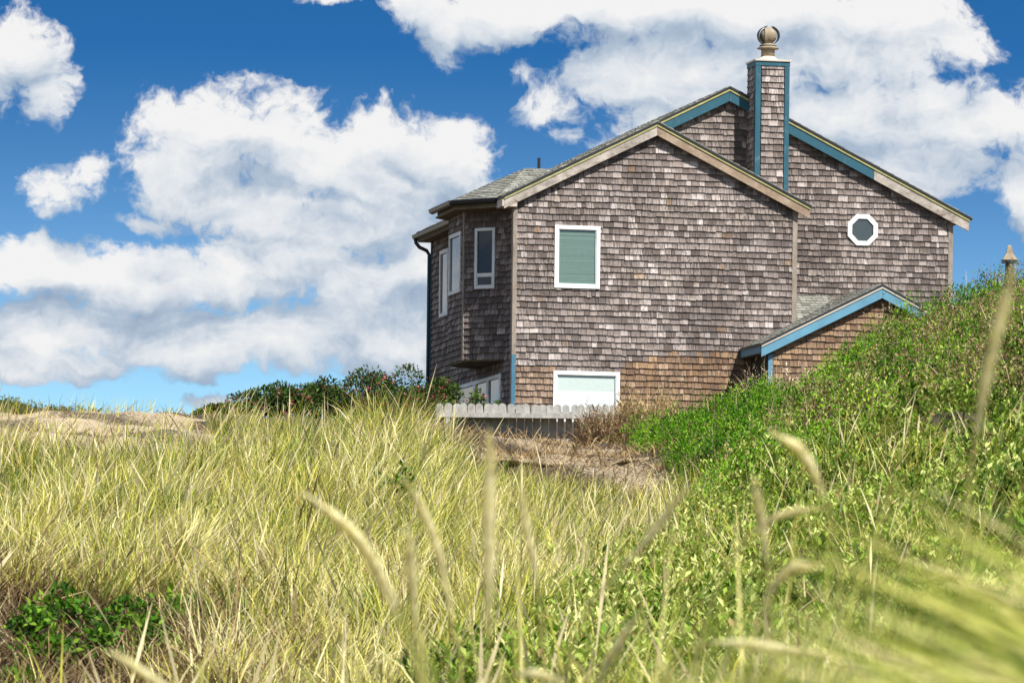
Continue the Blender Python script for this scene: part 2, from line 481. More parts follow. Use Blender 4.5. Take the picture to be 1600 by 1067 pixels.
M = dict(
    shingle=mat_shingle(), roof=mat_roof(),
    sheath=mat_plain('wall_paper_black', (0.03, 0.026, 0.023), 0.9),
    grey_trim=mat_wood('weathered_trim', (0.20, 0.17, 0.145), (0.52, 0.47, 0.41), (0.12, 0.07, 0.04), 0.85, (3.2, 3.2, 5)),
    brown_trim=mat_wood('browned_trim', (0.20, 0.135, 0.09), (0.36, 0.27, 0.19), (0.45, 0.40, 0.34), 0.5, (2.5, 2.5, 3.5)),
    corner=mat_wood('corner_board_wood', (0.20, 0.165, 0.13), (0.33, 0.28, 0.23), (0.10, 0.08, 0.06), 0.5, (6, 6, 2)),
    lichen=mat_wood('lichen_trim', (0.30, 0.28, 0.11), (0.47, 0.45, 0.20), (0.16, 0.14, 0.08), 0.45, (3, 3, 4)),
    cream=mat_paint('cream_trim', (0.50, 0.45, 0.37), (0.3, 0.26, 0.2)),
    teal=mat_paint('teal_paint', (0.008, 0.078, 0.118), (0.16, 0.25, 0.28), 0.4),
    blue=mat_paint('light_blue_paint', (0.10, 0.265, 0.375), (0.2, 0.33, 0.40), 0.3),
    blue_dark=mat_paint('faded_blue_paint', (0.04, 0.15, 0.225), (0.15, 0.25, 0.3), 0.4),
    white=mat_paint('white_paint', (0.80, 0.80, 0.77), (0.62, 0.62, 0.58), 0.25),
    sash=mat_paint('grey_white_sash', (0.62, 0.66, 0.66), (0.5, 0.52, 0.52), 0.3),
    gutter=mat_plain('dark_gutter', (0.016, 0.017, 0.022), 0.4),
    soffit=mat_wood('soffit_board', (0.10, 0.085, 0.055), (0.19, 0.165, 0.10), (0.05, 0.04, 0.03), 0.4),
    glass_dark=mat_glass_dark('dark_glass'),
    glass_green=mat_glass_dark('green_dark_glass', (0.055, 0.065, 0.06)),
    glass_teal=mat_glass_clear('teal_tinted_glass', (0.455, 0.54, 0.52)),
    glass_aqua=mat_glass_clear('pale_glass', (0.92, 0.95, 0.96)),
    blind=mat_plain('blind_slats', (0.62, 0.68, 0.62), 0.6, 0, 0.05),
    blind_white=mat_plain('white_blind_slats', (0.80, 0.84, 0.82), 0.6, 0, 0.04),
    flue=mat_wood('flue_metal', (0.20, 0.155, 0.10), (0.36, 0.30, 0.21), (0.12, 0.075, 0.04), 0.6, (5, 5, 5)),
    flue_pale=mat_wood('flue_collar', (0.58, 0.52, 0.36), (0.68, 0.62, 0.45), (0.4, 0.33, 0.2), 0.3, (5, 5, 5)),
    fence=mat_wood('fence_wood', (0.27, 0.26, 0.24), (0.49, 0.48, 0.445), (0.16, 0.145, 0.125), 0.7, (9, 9, 4)),
    board=mat_wood('fence_board', (0.18, 0.185, 0.18), (0.38, 0.39, 0.38), (0.5, 0.5, 0.47), 0.45, (7, 7, 5)),
    leaf=mat_leaf('leaf', 0.28, 0.6, 0.12), grass=mat_leaf('grass_blade', 0.16, 0.6, 0.15), seed=mat_leaf('seed_head', 0.42, 0.6, 0.3), twig=mat_leaf('twig', 0.05, 0.9, 0.1),
    ground=mat_ground(),
)

# ================================================================== TERRAIN
COLS = np.array([-400, 0, 200, 400, 600, 800, 1000, 1200, 1400, 1600, 2000], float)
ROWS = [  # distance, ground line in the photograph (pixels) per column
    (34, [1105, 1105, 1105, 1105, 1105, 1090, 1070, 1050, 1010, 975, 945]),
    (40, [965, 965, 970, 970, 965, 980, 980, 915, 865, 835, 805]),
    (48, [845, 845, 850, 855, 850, 905, 920, 850, 775, 735, 710]),
    (55, [778, 776, 780, 785, 775, 850, 875, 795, 705, 650, 615]),
    (63, [738, 736, 738, 742, 738, 818, 845, 740, 640, 565, 520]),
    (71, [705, 703, 703, 715, 718, 805, 822, 695, 575, 510, 460]),
    (79, [684, 680, 680, 688, 694, 786, 794, 665, 540, 464, 440]),
    (82.6, [681, 676, 676, 683, 690, 768, 774, 655, 536, 462, 440]),
    (84.2, [679, 673, 673, 679, 686, 724, 728, 648, 538, 462, 440]),
    (88, [674, 662, 664, 668, 680, 706, 708, 640, 545, 468, 445]),
    (97, [664, 646, 662, 664, 674, 687, 688, 648, 585, 530, 500]),
    (110, [680, 668, 668, 664, 666, 670, 668, 652, 610, 570, 550]),
    (125, [715, 705, 695, 678, 664, 655, 655, 645, 625, 610, 600]),
    (150, [790, 790, 790, 780, 770, 760, 760, 750, 750, 750, 750]),
    (230, [1150] * 11),
]
NEAR = [  # distance, height below the eye
    (0, [-1.35] * 11), (2.5, [-1.1, -1.1, -1.1, -1.1, -1.05, -1.0, -0.95, -0.85, -0.65, -0.40, -0.14]),
    (8, [-0.75, -0.75, -0.75, -0.75, -0.7, -0.62, -0.55, -0.45, -0.30, -0.14, 0.03]),
    (14, [-0.5, -0.5, -0.5, -0.5, -0.45, -0.4, -0.35, -0.3, -0.2, -0.1, 0.04]),
    (24, [-0.18, -0.18, -0.18, -0.18, -0.16, -0.12, -0.08, -0.02, 0.05, 0.1, 0.18]),
]
TD = np.array([r[0] for r in NEAR] + [r[0] for r in ROWS], float)
TZ = np.array([r[1] for r in NEAR] + [[(HORIZON - y) / FPX * r[0] for y in r[1]] for r in ROWS], float)


def lumps(x, y):
    return (0.11 * np.sin(0.9 * x + 0.35 * y + 1.3) * np.sin(0.55 * y - 0.4 * x) + 0.06 * np.sin(2.3 * x + 1.1 * y) * np.sin(1.7 * y - 1.3 * x + 0.7)
            + 0.03 * np.sin(5.1 * x + 2.1 * y + 2) * np.sin(4.3 * y - 3.3 * x))


def height(x, y):
    """terrain height from world x, y (arrays)"""
    x = np.asarray(x, float); y = np.asarray(y, float)
    D = np.clip(y, 0.5, TD[-1] - 0.01)
    px = 800 + x / D * FPX
    i = np.clip(np.searchsorted(TD, D, side='right') - 1, 0, len(TD) - 2)
    t = (D - TD[i]) / (TD[i + 1] - TD[i])
    pc = np.clip(px, COLS[0], COLS[-1] - 0.01)
    j = np.clip(np.searchsorted(COLS, pc, side='right') - 1, 0, len(COLS) - 2)
    s = (pc - COLS[j]) / (COLS[j + 1] - COLS[j]); s = s * s * (3 - 2 * s) * 0.6 + s * 0.4
    z = (TZ[i, j] * (1 - s) + TZ[i, j + 1] * s) * (1 - t) + (TZ[i + 1, j] * (1 - s) + TZ[i + 1, j + 1] * s) * t
    k = np.clip((D - 25) / 20, 0, 1) * np.clip((150 - D) / 40, 0, 1)
    flat = 1 - np.exp(-((x - 3.2) ** 2 / 60 + (y - 119) ** 2 / 90))
    hill = np.clip((px - 1010) / 160, 0, 1) * np.clip((D - 40) / 12, 0, 1) * np.clip((112 - D) / 12, 0, 1)
    mound = 0.17 * np.sin(1.9 * x + 0.5 * y + 0.6) * np.sin(1.25 * y - 0.8 * x + 1.1) + 0.12 * np.sin(3.1 * x - 0.9 * y) * np.sin(2.2 * y + 0.7 * x + 2.0)
    return z + lumps(x, y) * k * flat + mound * hill * flat


def P_xyD(px, D):
    return (px - 800) / FPX * D, D


def gpix(px, D):
    """photo row of the ground at column px and distance D"""
    x, y = P_xyD(np.asarray(px, float), np.asarray(D, float))
    return HORIZON - height(x, y) / y * FPX


def sand_share(px, D, x, y):
    w = 14 * np.sin(x * 1.7 + y * 0.3) + 10 * np.sin(x * 4.1)
    left = ((px < 330 + w) & (D > 60) & (D < 93)).astype(float) * (0.62 + 0.2 * np.sin(x * 1.9 + y * 0.7))
    bank = ((px > 640 + w) & (px < 1150 + w) & (D > 80.5) & (D < 101)).astype(float) * (0.36 + 0.2 * np.sin(x * 2.3 + y * 1.1))
    return np.clip(left + bank, 0, 1)


def build_terrain():
    ys = np.concatenate([np.linspace(-6, 30, 40), np.linspace(31, 80, 110), np.linspace(80.3, 100, 90), np.linspace(100.6, 150, 60), np.linspace(154, 230, 24)])
    n = 380
    s = np.linspace(-1, 1, n)
    X = s[None, :] * (14 + 0.27 * np.clip(ys, 0, None))[:, None]
    Y = np.repeat(ys[:, None], n, 1)
    Z = height(X, Y)
    edge = np.clip((np.abs(s)[None, :] - 0.9) / 0.1, 0, 1) ** 1.5
    back = np.clip((Y - 150) / 80, 0, 1)
    Z = Z * (1 - edge) * (1 - back) + (-1.7) * (1 - (1 - edge) * (1 - back))
    D = np.clip(Y, 1, None); PX = 800 + X / D * FPX
    S = sand_share(PX, D, X, Y)
    idx = np.arange(len(ys) * n).reshape(len(ys), n)
    q = np.stack([idx[:-1, :-1], idx[:-1, 1:], idx[1:, 1:], idx[1:, :-1]], -1).reshape(-1, 4)
    cols = np.stack([S, np.zeros_like(S), np.zeros_like(S), np.ones_like(S)], -1).reshape(-1, 4)
    o = np_mesh('dune_ground', np.stack([X, Y, Z], -1).reshape(-1, 3), q, cols, M['ground'], smooth=True)
    tag(o, kind='structure', label='sandy dune ground rising to the house')
    b = MB(); b.add([(-5000, -5000, -1.75), (5000, -5000, -1.75), (5000, 9000, -1.75), (-5000, 9000, -1.75)], [(0, 1, 2, 3)], (0.9, 0, 0, 1))
    tag(b.build('beach_ground', M['ground']), kind='structure', label='flat sand stretching away beyond the dunes')


build_terrain()


def bank_ledge():
    """the rooted crust of the bank, broken off and overhanging the scarp"""
    n = 230
    pxs = np.linspace(745, 1010, n); xs = (pxs - 800) / FPX * 84.0
    zt = height(xs, np.full(n, 84.7)) + 0.02
    f = 84.0 + 0.12 + 0.30 * snoise(xs, xs * 0, 4.0, 61) + 0.13 * snoise(xs, xs * 0, 17.0, 62) + rng.uniform(-0.04, 0.04, n)
    f = np.minimum(f + np.clip((np.abs(pxs - 880) - 90) / 50, 0, 1) * 0.5, 84.5)
    dz = -0.05 + 0.05 * snoise(xs, xs * 0, 7.0, 63) + rng.uniform(-0.012, 0.012, n)
    th = 0.030 + 0.018 * snoise(xs, xs * 0, 11.0, 64)
    rows = [np.stack([xs, np.full(n, 86.0), height(xs, np.full(n, 86.0)) + 0.005], -1), np.stack([xs, np.full(n, 84.8), zt + 0.01], -1), np.stack([xs, f + 0.1, zt + dz + 0.012], -1), np.stack([xs, f, zt + dz], -1),
            np.stack([xs, f + 0.03, zt + dz - th], -1), np.stack([xs, np.full(n, 84.6), zt - 0.10], -1)]
    v = np.concatenate(rows); q = []
    for r in range(len(rows) - 1):
        for k in range(n - 1): q.append((r * n + k, r * n + k + 1, (r + 1) * n + k + 1, (r + 1) * n + k))
    c = np.ones((len(v), 4)); c[:, 0] = 0.72 + 0.25 * np.tile(snoise(xs, xs * 0, 6.0, 65), len(rows)); c[:, 1:3] = 0
    o = np_mesh('bank_ledge', v, np.array(q)[:, ::-1], c, M['ground'])
    tag(o, kind='structure', label='broken sandy crust overhanging the low bank below the fence')
    m = 420                                                  # roots and straw hanging over the broken edge
    k = rng.integers(4, n - 4, m); k = k[rng.random(m) < 0.75]; m = len(k)
    base = np.stack([xs[k], f[k] + rng.uniform(0.0, 0.1, m), zt[k] + dz[k] + 0.01], -1)
    cc = lerp_cols([(0, (0.10, 0.06, 0.03)), (0.5, (0.30, 0.21, 0.11)), (1, (0.58, 0.47, 0.27))], rng.random(m))
    o = blade_mesh('hanging_roots', base, -np.pi / 2 + rng.normal(0, 0.6, m), rng.uniform(0.08, 0.30, m), rng.uniform(1.2, 1.6, m), rng.uniform(0.6, 1.5, m), rng.uniform(0.006, 0.014, m), cc, M['twig'])
    tag(o, 'dry roots hanging over the edge of the sandy bank', kind='stuff')


# ================================================================== HOUSE
O_PX = ray(801.5, 645) * 121.4
house = empty('house', O_PX, YAW)
tag(house, 'two storey grey cedar shingle house with white windows and teal trim on the dune top', 'house')
X3, Y3, Z3 = Vector((1, 0, 0)), Vector((0, 1, 0)), Vector((0, 0, 1))
ZERO = Vector((0, 0, 0))
_c, _s = math.cos(YAW), math.sin(YAW)


def h2w(p): return Vector((_c * p[0] - _s * p[1], _s * p[0] + _c * p[1], p[2])) + O_PX


CAMH = Vector((-_c * O_PX.x - _s * O_PX.y, _s * O_PX.x - _c * O_PX.y, -O_PX.z))


def front(px, py, b):
    d = ray(px, py); d = Vector((_c * d.x + _s * d.y, -_s * d.x + _c * d.y, d.z))
    t = (b - CAMH.y) / d.y
    p = CAMH + d * t
    return p.x, p.z


class Plane:
    """a wall or roof plane: O + U*u + V*v, outward N"""
    def __init__(self, O, U, V, N=None):
        self.O, self.U, self.V = Vector(O), Vector(U).normalized(), Vector(V).normalized()
        self.N = Vector(N).normalized() if N is not None else self.U.cross(self.V).normalized()

    def p(self, u, v, n=0.0): return self.O + self.U * u + self.V * v + self.N * n


def clip_poly(poly, clip):
    """Sutherland-Hodgman, clip polygon convex and counter-clockwise"""
    out = poly
    for i in range(len(clip)):
        a, b = clip[i], clip[(i + 1) % len(clip)]
        inp, out = out, []
        if not inp: return []
        side = lambda p: (b[0] - a[0]) * (p[1] - a[1]) - (b[1] - a[1]) * (p[0] - a[0])
        for k in range(len(inp)):
            p, q = inp[k], inp[(k + 1) % len(inp)]
            sp, sq = side(p), side(q)
            if sp >= 0: out.append(p)
            if (sp >= 0) != (sq >= 0):
                t = sp / (sp - sq); out.append((p[0] + (q[0] - p[0]) * t, p[1] + (q[1] - p[1]) * t))
    return out


def ccw(poly):
    a = sum(poly[i][0] * poly[(i + 1) % len(poly)][1] - poly[(i + 1) % len(poly)][0] * poly[i][1] for i in range(len(poly)))
    return poly if a > 0 else poly[::-1]


def area(poly):
    return abs(sum(poly[i][0] * poly[(i + 1) % len(poly)][1] - poly[(i + 1) % len(poly)][0] * poly[i][1] for i in range(len(poly)))) / 2


SHINGLES = []      # (plane, polygon, v0, v1, tone) of wall shingles
ROOFS = []


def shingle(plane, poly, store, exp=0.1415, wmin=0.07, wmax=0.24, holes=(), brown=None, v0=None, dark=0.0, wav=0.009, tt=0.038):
    poly = ccw(poly)
    us = [p[0] for p in poly]; vs = [p[1] for p in poly]
    v = min(vs) if v0 is None else v0
    row = 0
    while v < max(vs):
        u = min(us) - random.random() * 0.15
        ph = random.random() * 6
        while u < max(us):
            w = min(wmax, max(wmin, random.gauss(0.148, 0.056))) * (exp / 0.1415)
            gap = random.choice((0.005, 0.008, 0.008, 0.012))
            dv = wav * math.sin(u * 1.9 + ph) + random.uniform(-wav, wav) * 0.7 - (0.012 if random.random() < 0.05 else 0)
            rects = [(u + gap / 2, u + w - gap / 2, v + dv, v + exp + 0.012)]
            for (h0, h1, g0, g1) in holes:
                nr = []
                for (a, b, c, d) in rects:
                    if b <= h0 or a >= h1 or d <= g0 or c >= g1: nr.append((a, b, c, d)); continue
                    if a < h0: nr.append((a, h0, c, d))
                    if b > h1: nr.append((h1, b, c, d))
                    a2, b2 = max(a, h0), min(b, h1)
                    if c < g0: nr.append((a2, b2, c, g0))
                    if d > g1: nr.append((a2, b2, g1, d))
                rects = nr
            # weather: clusters of pale and dark shingles
            uc, vc = u + w / 2, v + exp / 2
            k = 0.405 + 0.13 * math.sin(uc * 1.7 + 0.5 * math.sin(vc * 1.3)) * math.sin(vc * 0.9 + uc * 0.4 + 1.0) + random.gauss(0, 0.20)
            if random.random() < 0.04: k += 0.26
            if random.random() < 0.10: k -= 0.22
            br = brown(uc, vc) if brown else random.uniform(0, 0.12)
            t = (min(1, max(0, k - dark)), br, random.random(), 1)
            for (a, b, c, d) in rects:
                if b - a < 0.012 or d - c < 0.02: continue
                pl = clip_poly([(a, c + random.uniform(-.004, .004)), (b, c + random.uniform(-.004, .004)), (b, d), (a, d)], poly)
                if len(pl) >= 3 and area(pl) > 0.0008:
                    store.append((plane, pl, v, exp, t, random.uniform(-0.012, 0.012), tt))
            u += w
        v += exp; row += 1


def shingle_geo(mb, rec):
    plane, pl, v, exp, t, tilt, tt = rec
    k = len(pl)
    uc = sum(p[0] for p in pl) / k
    th = lambda p: max(0.003, tt + (0.004 - tt) * (p[1] - v) / exp + tilt * (p[0] - uc) * 6)
    vs = [plane.p(a, b, 0.0) for a, b in pl] + [plane.p(a, b, th((a, b))) for a, b in pl]
    fs = [tuple(range(k, 2 * k))] + [(i, (i + 1) % k, k + (i + 1) % k, k + i) for i in range(k)]
    if plane.U.cross(plane.V).dot(plane.N) < 0: fs = [f[::-1] for f in fs]
    n0 = len(mb.v)
    mb.add(vs, fs, t)
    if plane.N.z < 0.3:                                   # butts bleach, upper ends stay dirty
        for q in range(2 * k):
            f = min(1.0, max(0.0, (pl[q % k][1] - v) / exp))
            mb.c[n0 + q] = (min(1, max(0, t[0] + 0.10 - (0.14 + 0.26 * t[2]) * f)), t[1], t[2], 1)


EAVE, RA, RZ = 4.79, 3.195, 6.543          # front gable: eave height, ridge
SL = 0.502
B1 = 1.2                                    # rear gable stands this far behind the front one
LB = 9.1                                    # house depth
R2A, R2Z = 5.175, 7.543                     # rear ridge
TH = 0.10                                   # roof build-up measured down from the trim top

FRONT = Plane((0, 0, 0), X3, Z3, -Y3)
REAR = Plane((0, B1, 0), X3, Z3, -Y3)
LEFT = Plane((0, 0, 0), Y3, Z3, -X3)
ANB = -1.6
ANNEX = Plane((0, ANB, 0), X3, Z3, -Y3)
WTOP = 4.66                                 # underside of the roof at the wall plane a = 0


def roofline(a):      # underside of front gable roof
    return min(EAVE + SL * (a + 0.3), EAVE + SL * (6.69 - a)) - 0.20


def brown_front(u, v):
    px = 801.5 + u * 68.6; py = 645 - v * 70 + 0.02 * (px - 800)
    lim = np.interp(px, [800, 866, 870, 970, 975, 1005, 1012, 1030, 1250], [570, 572, 583, 583, 566, 563, 556, 548, 551])
    d = py - lim
    return random.uniform(0.75, 1.0) * (0.72 if px < 872 else 1.0) if d > random.uniform(-3, 3) else (random.uniform(0.3, 0.7) if random.random() < 0.02 else random.uniform(0, 0.10))


front_poly = [(-0.0, -0.9), (6.41, -0.9), (6.41, roofline(6.41)), (RA, roofline(RA) + 0.0), (0.0, roofline(0.0))]
W_UP = (0.90, 1.945, 2.815, 4.215)
W_LOW = (0.905, 2.435, -0.35, 0.965)
FH = [(W_UP[0] + .02, W_UP[1] - .02, W_UP[2] + .02, W_UP[3] - .02), (W_LOW[0] + .02, W_LOW[1] - .02, W_LOW[2] + .02, W_LOW[3] - .02)]
shingle(FRONT, front_poly, SHINGLES, holes=FH, brown=brown_front, v0=-0.9)


def rear_line(a): return min(R2Z - SL * (R2A - a), R2Z - 0.486 * (a - R2A)) - 0.20


rear_poly = [(2.6, rear_line(2.6) - 0.4), (2.6, rear_line(2.6)), (R2A, rear_line(R2A)), (10.45, rear_line(10.45)), (10.45, 1.2), (6.5, 1.2)]
OC = (8.39, 4.45, 0.355)
RH = [(OC[0] - .25, OC[0] + .25, OC[1] - .25, OC[1] + .25)]
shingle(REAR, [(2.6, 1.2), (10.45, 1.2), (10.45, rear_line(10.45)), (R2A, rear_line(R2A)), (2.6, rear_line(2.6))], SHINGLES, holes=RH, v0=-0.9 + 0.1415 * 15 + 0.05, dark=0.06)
# annex
ARA, ARZ, AEA, AEZ = 8.012, 2.92, 5.235, 1.535
ASL = (ARZ - AEZ) / (ARA - AEA)


def annex_line(a): return ARZ - ASL * abs(a - ARA) - 0.17


shingle(ANNEX, [(5.54, -0.6), (10.45, -0.6), (10.45, annex_line(10.45)), (ARA, annex_line(ARA)), (5.54, annex_line(5.54))], SHINGLES, v0=-0.6,
        brown=lambda u, v: random.uniform(0.75, 1.0))
# left wall
W_L2 = (7.1, 8.06, 2.70, 4.28)
W_L1 = (1.15, 6.25, -0.5, 0.95)
LHOLES = [(W_L1[0] + .02, W_L1[1] - .02, W_L1[2], W_L1[3] - .02), (W_L2[0] + .02, W_L2[1] - .02, W_L2[2] + .02, W_L2[3] - .02)]
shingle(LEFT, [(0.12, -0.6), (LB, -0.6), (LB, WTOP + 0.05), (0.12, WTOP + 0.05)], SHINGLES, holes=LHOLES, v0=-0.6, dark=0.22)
# bay: three panels
BQ = 0.8
BF, BK = 1.65, 3.3
c45 = Vector((-1, 1, 0)).normalized()
BAY_ANG = Plane((0, BF - BQ, 0), c45, Z3, Vector((-1, -1, 0)))
BAY_OUT = Plane((-BQ, 0, 0), Y3, Z3, -X3)
BAY_BACK = Plane((-BQ, BK, 0), Vector((1, 1, 0)), Z3, Vector((-1, 1, 0)))
BL = BQ * math.sqrt(2)
BZ0, BZ1 = 1.26, 4.60
W_BA = (0.17 * 1.0, 0.80, 2.86, 4.20)
# angled panel window measured from pixels: 740..778 wide
W_BA = (0.29, 0.83, 2.85, 4.22)
W_BO = (1.90, 3.16, 2.82, 4.20)
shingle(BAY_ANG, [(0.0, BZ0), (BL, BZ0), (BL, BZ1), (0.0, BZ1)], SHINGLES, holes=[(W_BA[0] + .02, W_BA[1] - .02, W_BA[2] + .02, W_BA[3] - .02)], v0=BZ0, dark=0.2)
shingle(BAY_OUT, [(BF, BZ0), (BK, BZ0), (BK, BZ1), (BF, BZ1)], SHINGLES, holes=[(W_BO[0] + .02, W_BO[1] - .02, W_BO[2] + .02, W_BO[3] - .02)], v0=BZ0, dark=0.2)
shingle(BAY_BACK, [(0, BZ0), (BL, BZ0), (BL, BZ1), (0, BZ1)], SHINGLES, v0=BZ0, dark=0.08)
# chimney chase
CA0, CA1, CB0, CZ1 = 5.66, 6.40, 0.5, 8.02
CH_F = Plane((0, CB0, 0), X3, Z3, -Y3)
CH_L = Plane((CA0, 0, 0), Y3, Z3, -X3)
CH_R = Plane((CA1, 0, 0), Y3, Z3, X3)
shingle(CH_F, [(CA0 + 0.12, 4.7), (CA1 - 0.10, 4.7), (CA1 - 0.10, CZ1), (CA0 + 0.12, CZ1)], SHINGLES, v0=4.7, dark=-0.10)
shingle(CH_L, [(CB0 + 0.09, 4.9), (B1, 4.9), (B1, CZ1), (CB0 + 0.09, CZ1)], SHINGLES, v0=4.9)
shingle(CH_R, [(CB0 + 0.09, 4.9), (B1, 4.9), (B1, CZ1), (CB0 + 0.09, CZ1)], SHINGLES, v0=4.9)

# ---- sheathing behind the shingles
def wall(poly, plane, t=0.12):
    b = MB(); b.prism(poly, plane.O, plane.U, plane.V, plane.N, -t, -0.002)
    return b.build('wall', M['sheath'], house)


wall([(0.0, -1.0), (6.46, -1.0), (6.46, roofline(6.46)), (RA, roofline(RA)), (0, roofline(0))], FRONT)
wall([(0.2, 1.0), (10.5, 1.0), (10.5, rear_line(10.5)), (R2A, rear_line(R2A)), (0.2, rear_line(0.2))], REAR)
wall([(0.13, -1.0), (LB, -1.0), (LB, WTOP + 0.03), (0.13, WTOP + 0.03)], LEFT)
wall([(5.46, -1.0), (10.55, -1.0), (10.55, annex_line(10.55)), (ARA, annex_line(ARA)), (5.46, annex_line(5.46))], ANNEX)
b = MB(); b.box(Vector((10.38, 0, 0)), Y3, Z3, X3, B1 + 0.01, LB, -1.0, 4.4, 0, 0.12); b.build('wall', M['sheath'], house)
b = MB(); b.box(Vector((10.38, 0, 0)), Y3, Z3, X3, ANB + 0.13, B1 - 0.13, -1.0, annex_line(10.5), 0, 0.12); b.build('wall', M['sheath'], house)
b = MB(); b.box(Vector((0, LB, 0)), X3, Z3, Y3, 0.02, 10.5, -1.0, 4.5, -0.12, 0); b.build('wall', M['sheath'], house)
b = MB(); b.box(Vector((5.47, 0, 0)), Y3, Z3, -X3, ANB + 0.14, -0.01, -1.0, annex_line(5.5), -0.1, 0); b.build('wall', M['sheath'], house)
b = MB(); b.box(Vector((6.46, 0, 0)), Y3, Z3, X3, 0.0, B1 - 0.01, -1.0, 4.6, -0.1, -0.0); b.build('wall', M['sheath'], house)
b = MB(); b.prism([(0.0, BF - BQ), (-BQ, BF), (-BQ, BK), (0, BK + BQ)], ZERO, X3, Y3, Z3, BZ0 - 0.03, BZ1 + 0.05)
o = b.build('bay_window_bay', M['soffit'], house); o['label'] = 'three sided shingled bay jutting from the shaded side'

# ---- split the shingles: the 300 that show largest are parts of their own
def rank(rec):
    plane, pl = rec[0], rec[1]
    k = len(pl); p = plane.p(sum(q[0] for q in pl) / k, sum(q[1] for q in pl) / k)
    w = h2w(p); x, y = proj(w)
    view = (CAMH - p).normalized()
    a = area([(q[0], min(q[1], rec[2] + rec[3])) for q in pl]) * max(0.0, plane.N.dot(view)) / w.y ** 2
    hid = (y > 628) or (plane is FRONT and x > 1150 and y > 545 - (x - 1150) * 0.49) or (plane is ANNEX and y > 575 - max(0, x - 1210) * 0.47)
    hid = hid or (plane is REAR and (x < 1250 or y > 455 - max(0, x - 1400) * .3)) or (plane is FRONT and 866 < x < 937 and 353 < y < 450)
    return 0 if hid else a


SHINGLES.sort(key=rank, reverse=True)
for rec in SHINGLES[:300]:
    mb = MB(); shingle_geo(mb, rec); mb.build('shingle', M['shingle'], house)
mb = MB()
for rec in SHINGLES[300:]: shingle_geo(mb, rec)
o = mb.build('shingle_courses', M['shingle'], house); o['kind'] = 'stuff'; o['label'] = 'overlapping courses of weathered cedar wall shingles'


# ---- trim helpers
def board(name, mat, pts, plane, n0, n1, label=None, parent=None):
    b = MB(); b.prism(pts, plane.O, plane.U, plane.V, plane.N, n0, n1, (0.5, 0.5, random.random(), 1))
    o = b.build(name, mat, parent or house, bevel=0.006)
    if label: o['label'] = label
    return o


def rake(pts_top, drop0, drop1):
    """a strip between drop0 and drop1 below a polyline (plumb)"""
    return [(a, z - drop0) for a, z in pts_top] + [(a, z - drop1) for a, z in reversed(pts_top)]


OH = 0.185          # rake overhang
# front gable rake: lichen covered moulding above a weathered barge board
LT = [(-0.30, EAVE), (RA, RZ)]; RT = [(RA, RZ), (6.765, EAVE)]
board('barge_board', M['grey_trim'], rake(LT, 0.062, 0.262), FRONT, OH - 0.035, OH, 'pale weathered barge board on the left slope')
board('barge_board', M['brown_trim'], rake(RT, 0.062, 0.262), FRONT, OH - 0.035, OH, 'browned bare barge board on the right slope')
board('rake_moulding', M['lichen'], rake(LT, 0.0, 0.060), FRONT, OH - 0.04, OH + 0.022)
board('rake_moulding', M['lichen'], rake(RT, 0.0, 0.060), FRONT, OH - 0.04, OH + 0.022)
board('soffit', M['soffit'], rake(LT, 0.20, 0.225), FRONT, 0.0, OH - 0.036)
board('soffit', M['soffit'], rake(RT, 0.20, 0.225), FRONT, 0.0, OH - 0.036)
# rear gable: teal barge boards, bare wood at the right end
LT2 = [(RA + 0.02, R2Z - SL * (R2A - RA - 0.02)), (R2A, R2Z)]
zr = lambda a: R2Z - 0.486 * (a - R2A)
SPL = 8.60
board('barge_board', M['teal'], rake(LT2, 0.062, 0.29), REAR, OH - 0.035, OH, 'teal barge board left of the chimney')
board('barge_board', M['teal'], rake([(R2A, R2Z), (SPL, zr(SPL))], 0.062, 0.29), REAR, OH - 0.035, OH, 'teal barge board right of the chimney')
board('barge_board', M['grey_trim'], rake([(SPL + .004, zr(SPL + .004)), (10.88, zr(10.88))], 0.062, 0.29), REAR, OH - 0.035, OH, 'bare grey end of the right barge board')
board('rake_moulding', M['lichen'], rake(LT2, 0.0, 0.060), REAR, OH - 0.04, OH + 0.022)
board('rake_moulding', M['lichen'], rake([(R2A, R2Z), (10.90, zr(10.90))], 0.0, 0.060), REAR, OH - 0.04, OH + 0.022)
board('soffit', M['soffit'], rake([(R2A, R2Z), (10.9, zr(10.9))], 0.20, 0.225), REAR, 0.0, OH - 0.036)
# annex
AO = 0.19
az_ = lambda a: ARZ - ASL * abs(a - ARA)
ALT = [(AEA, az_(AEA)), (ARA, ARZ)]; ART = [(ARA, ARZ), (2 * ARA - AEA, az_(AEA))]
for pts in (ALT, ART):
    board('barge_board', M['blue'], rake(pts, 0.055, 0.265), ANNEX, AO - 0.035, AO, 'light blue barge board of the low gable')
    board('rake_moulding', M['cream'], rake(pts, 0.0, 0.053), ANNEX, AO - 0.04, AO + 0.02)
    board('soffit', M['soffit'], rake(pts, 0.17, 0.19), ANNEX, 0.0, AO - 0.036)
board('corner_board', M['blue'], [(5.44, -0.8), (5.54, -0.8), (5.54, 1.37), (5.44, 1.33)], ANNEX, 0.0, 0.032, 'light blue corner board under the low gable')
b = MB(); b.box(Vector((AEA, 0, 0)), Y3, Z3, X3, ANB - AO + 0.03, -0.05, az_(AEA) - 0.17, az_(AEA) - 0.01, -0.01, 0.02); b.build('eave_board', M['blue'], house)
b = MB(); b.box(Vector((0, 0, az_(AEA) - 0.18)), X3, Y3, Z3, AEA + 0.03, 5.46, ANB - 0.02, -0.05, 0, 0.02); b.build('soffit', M['soffit'], house)
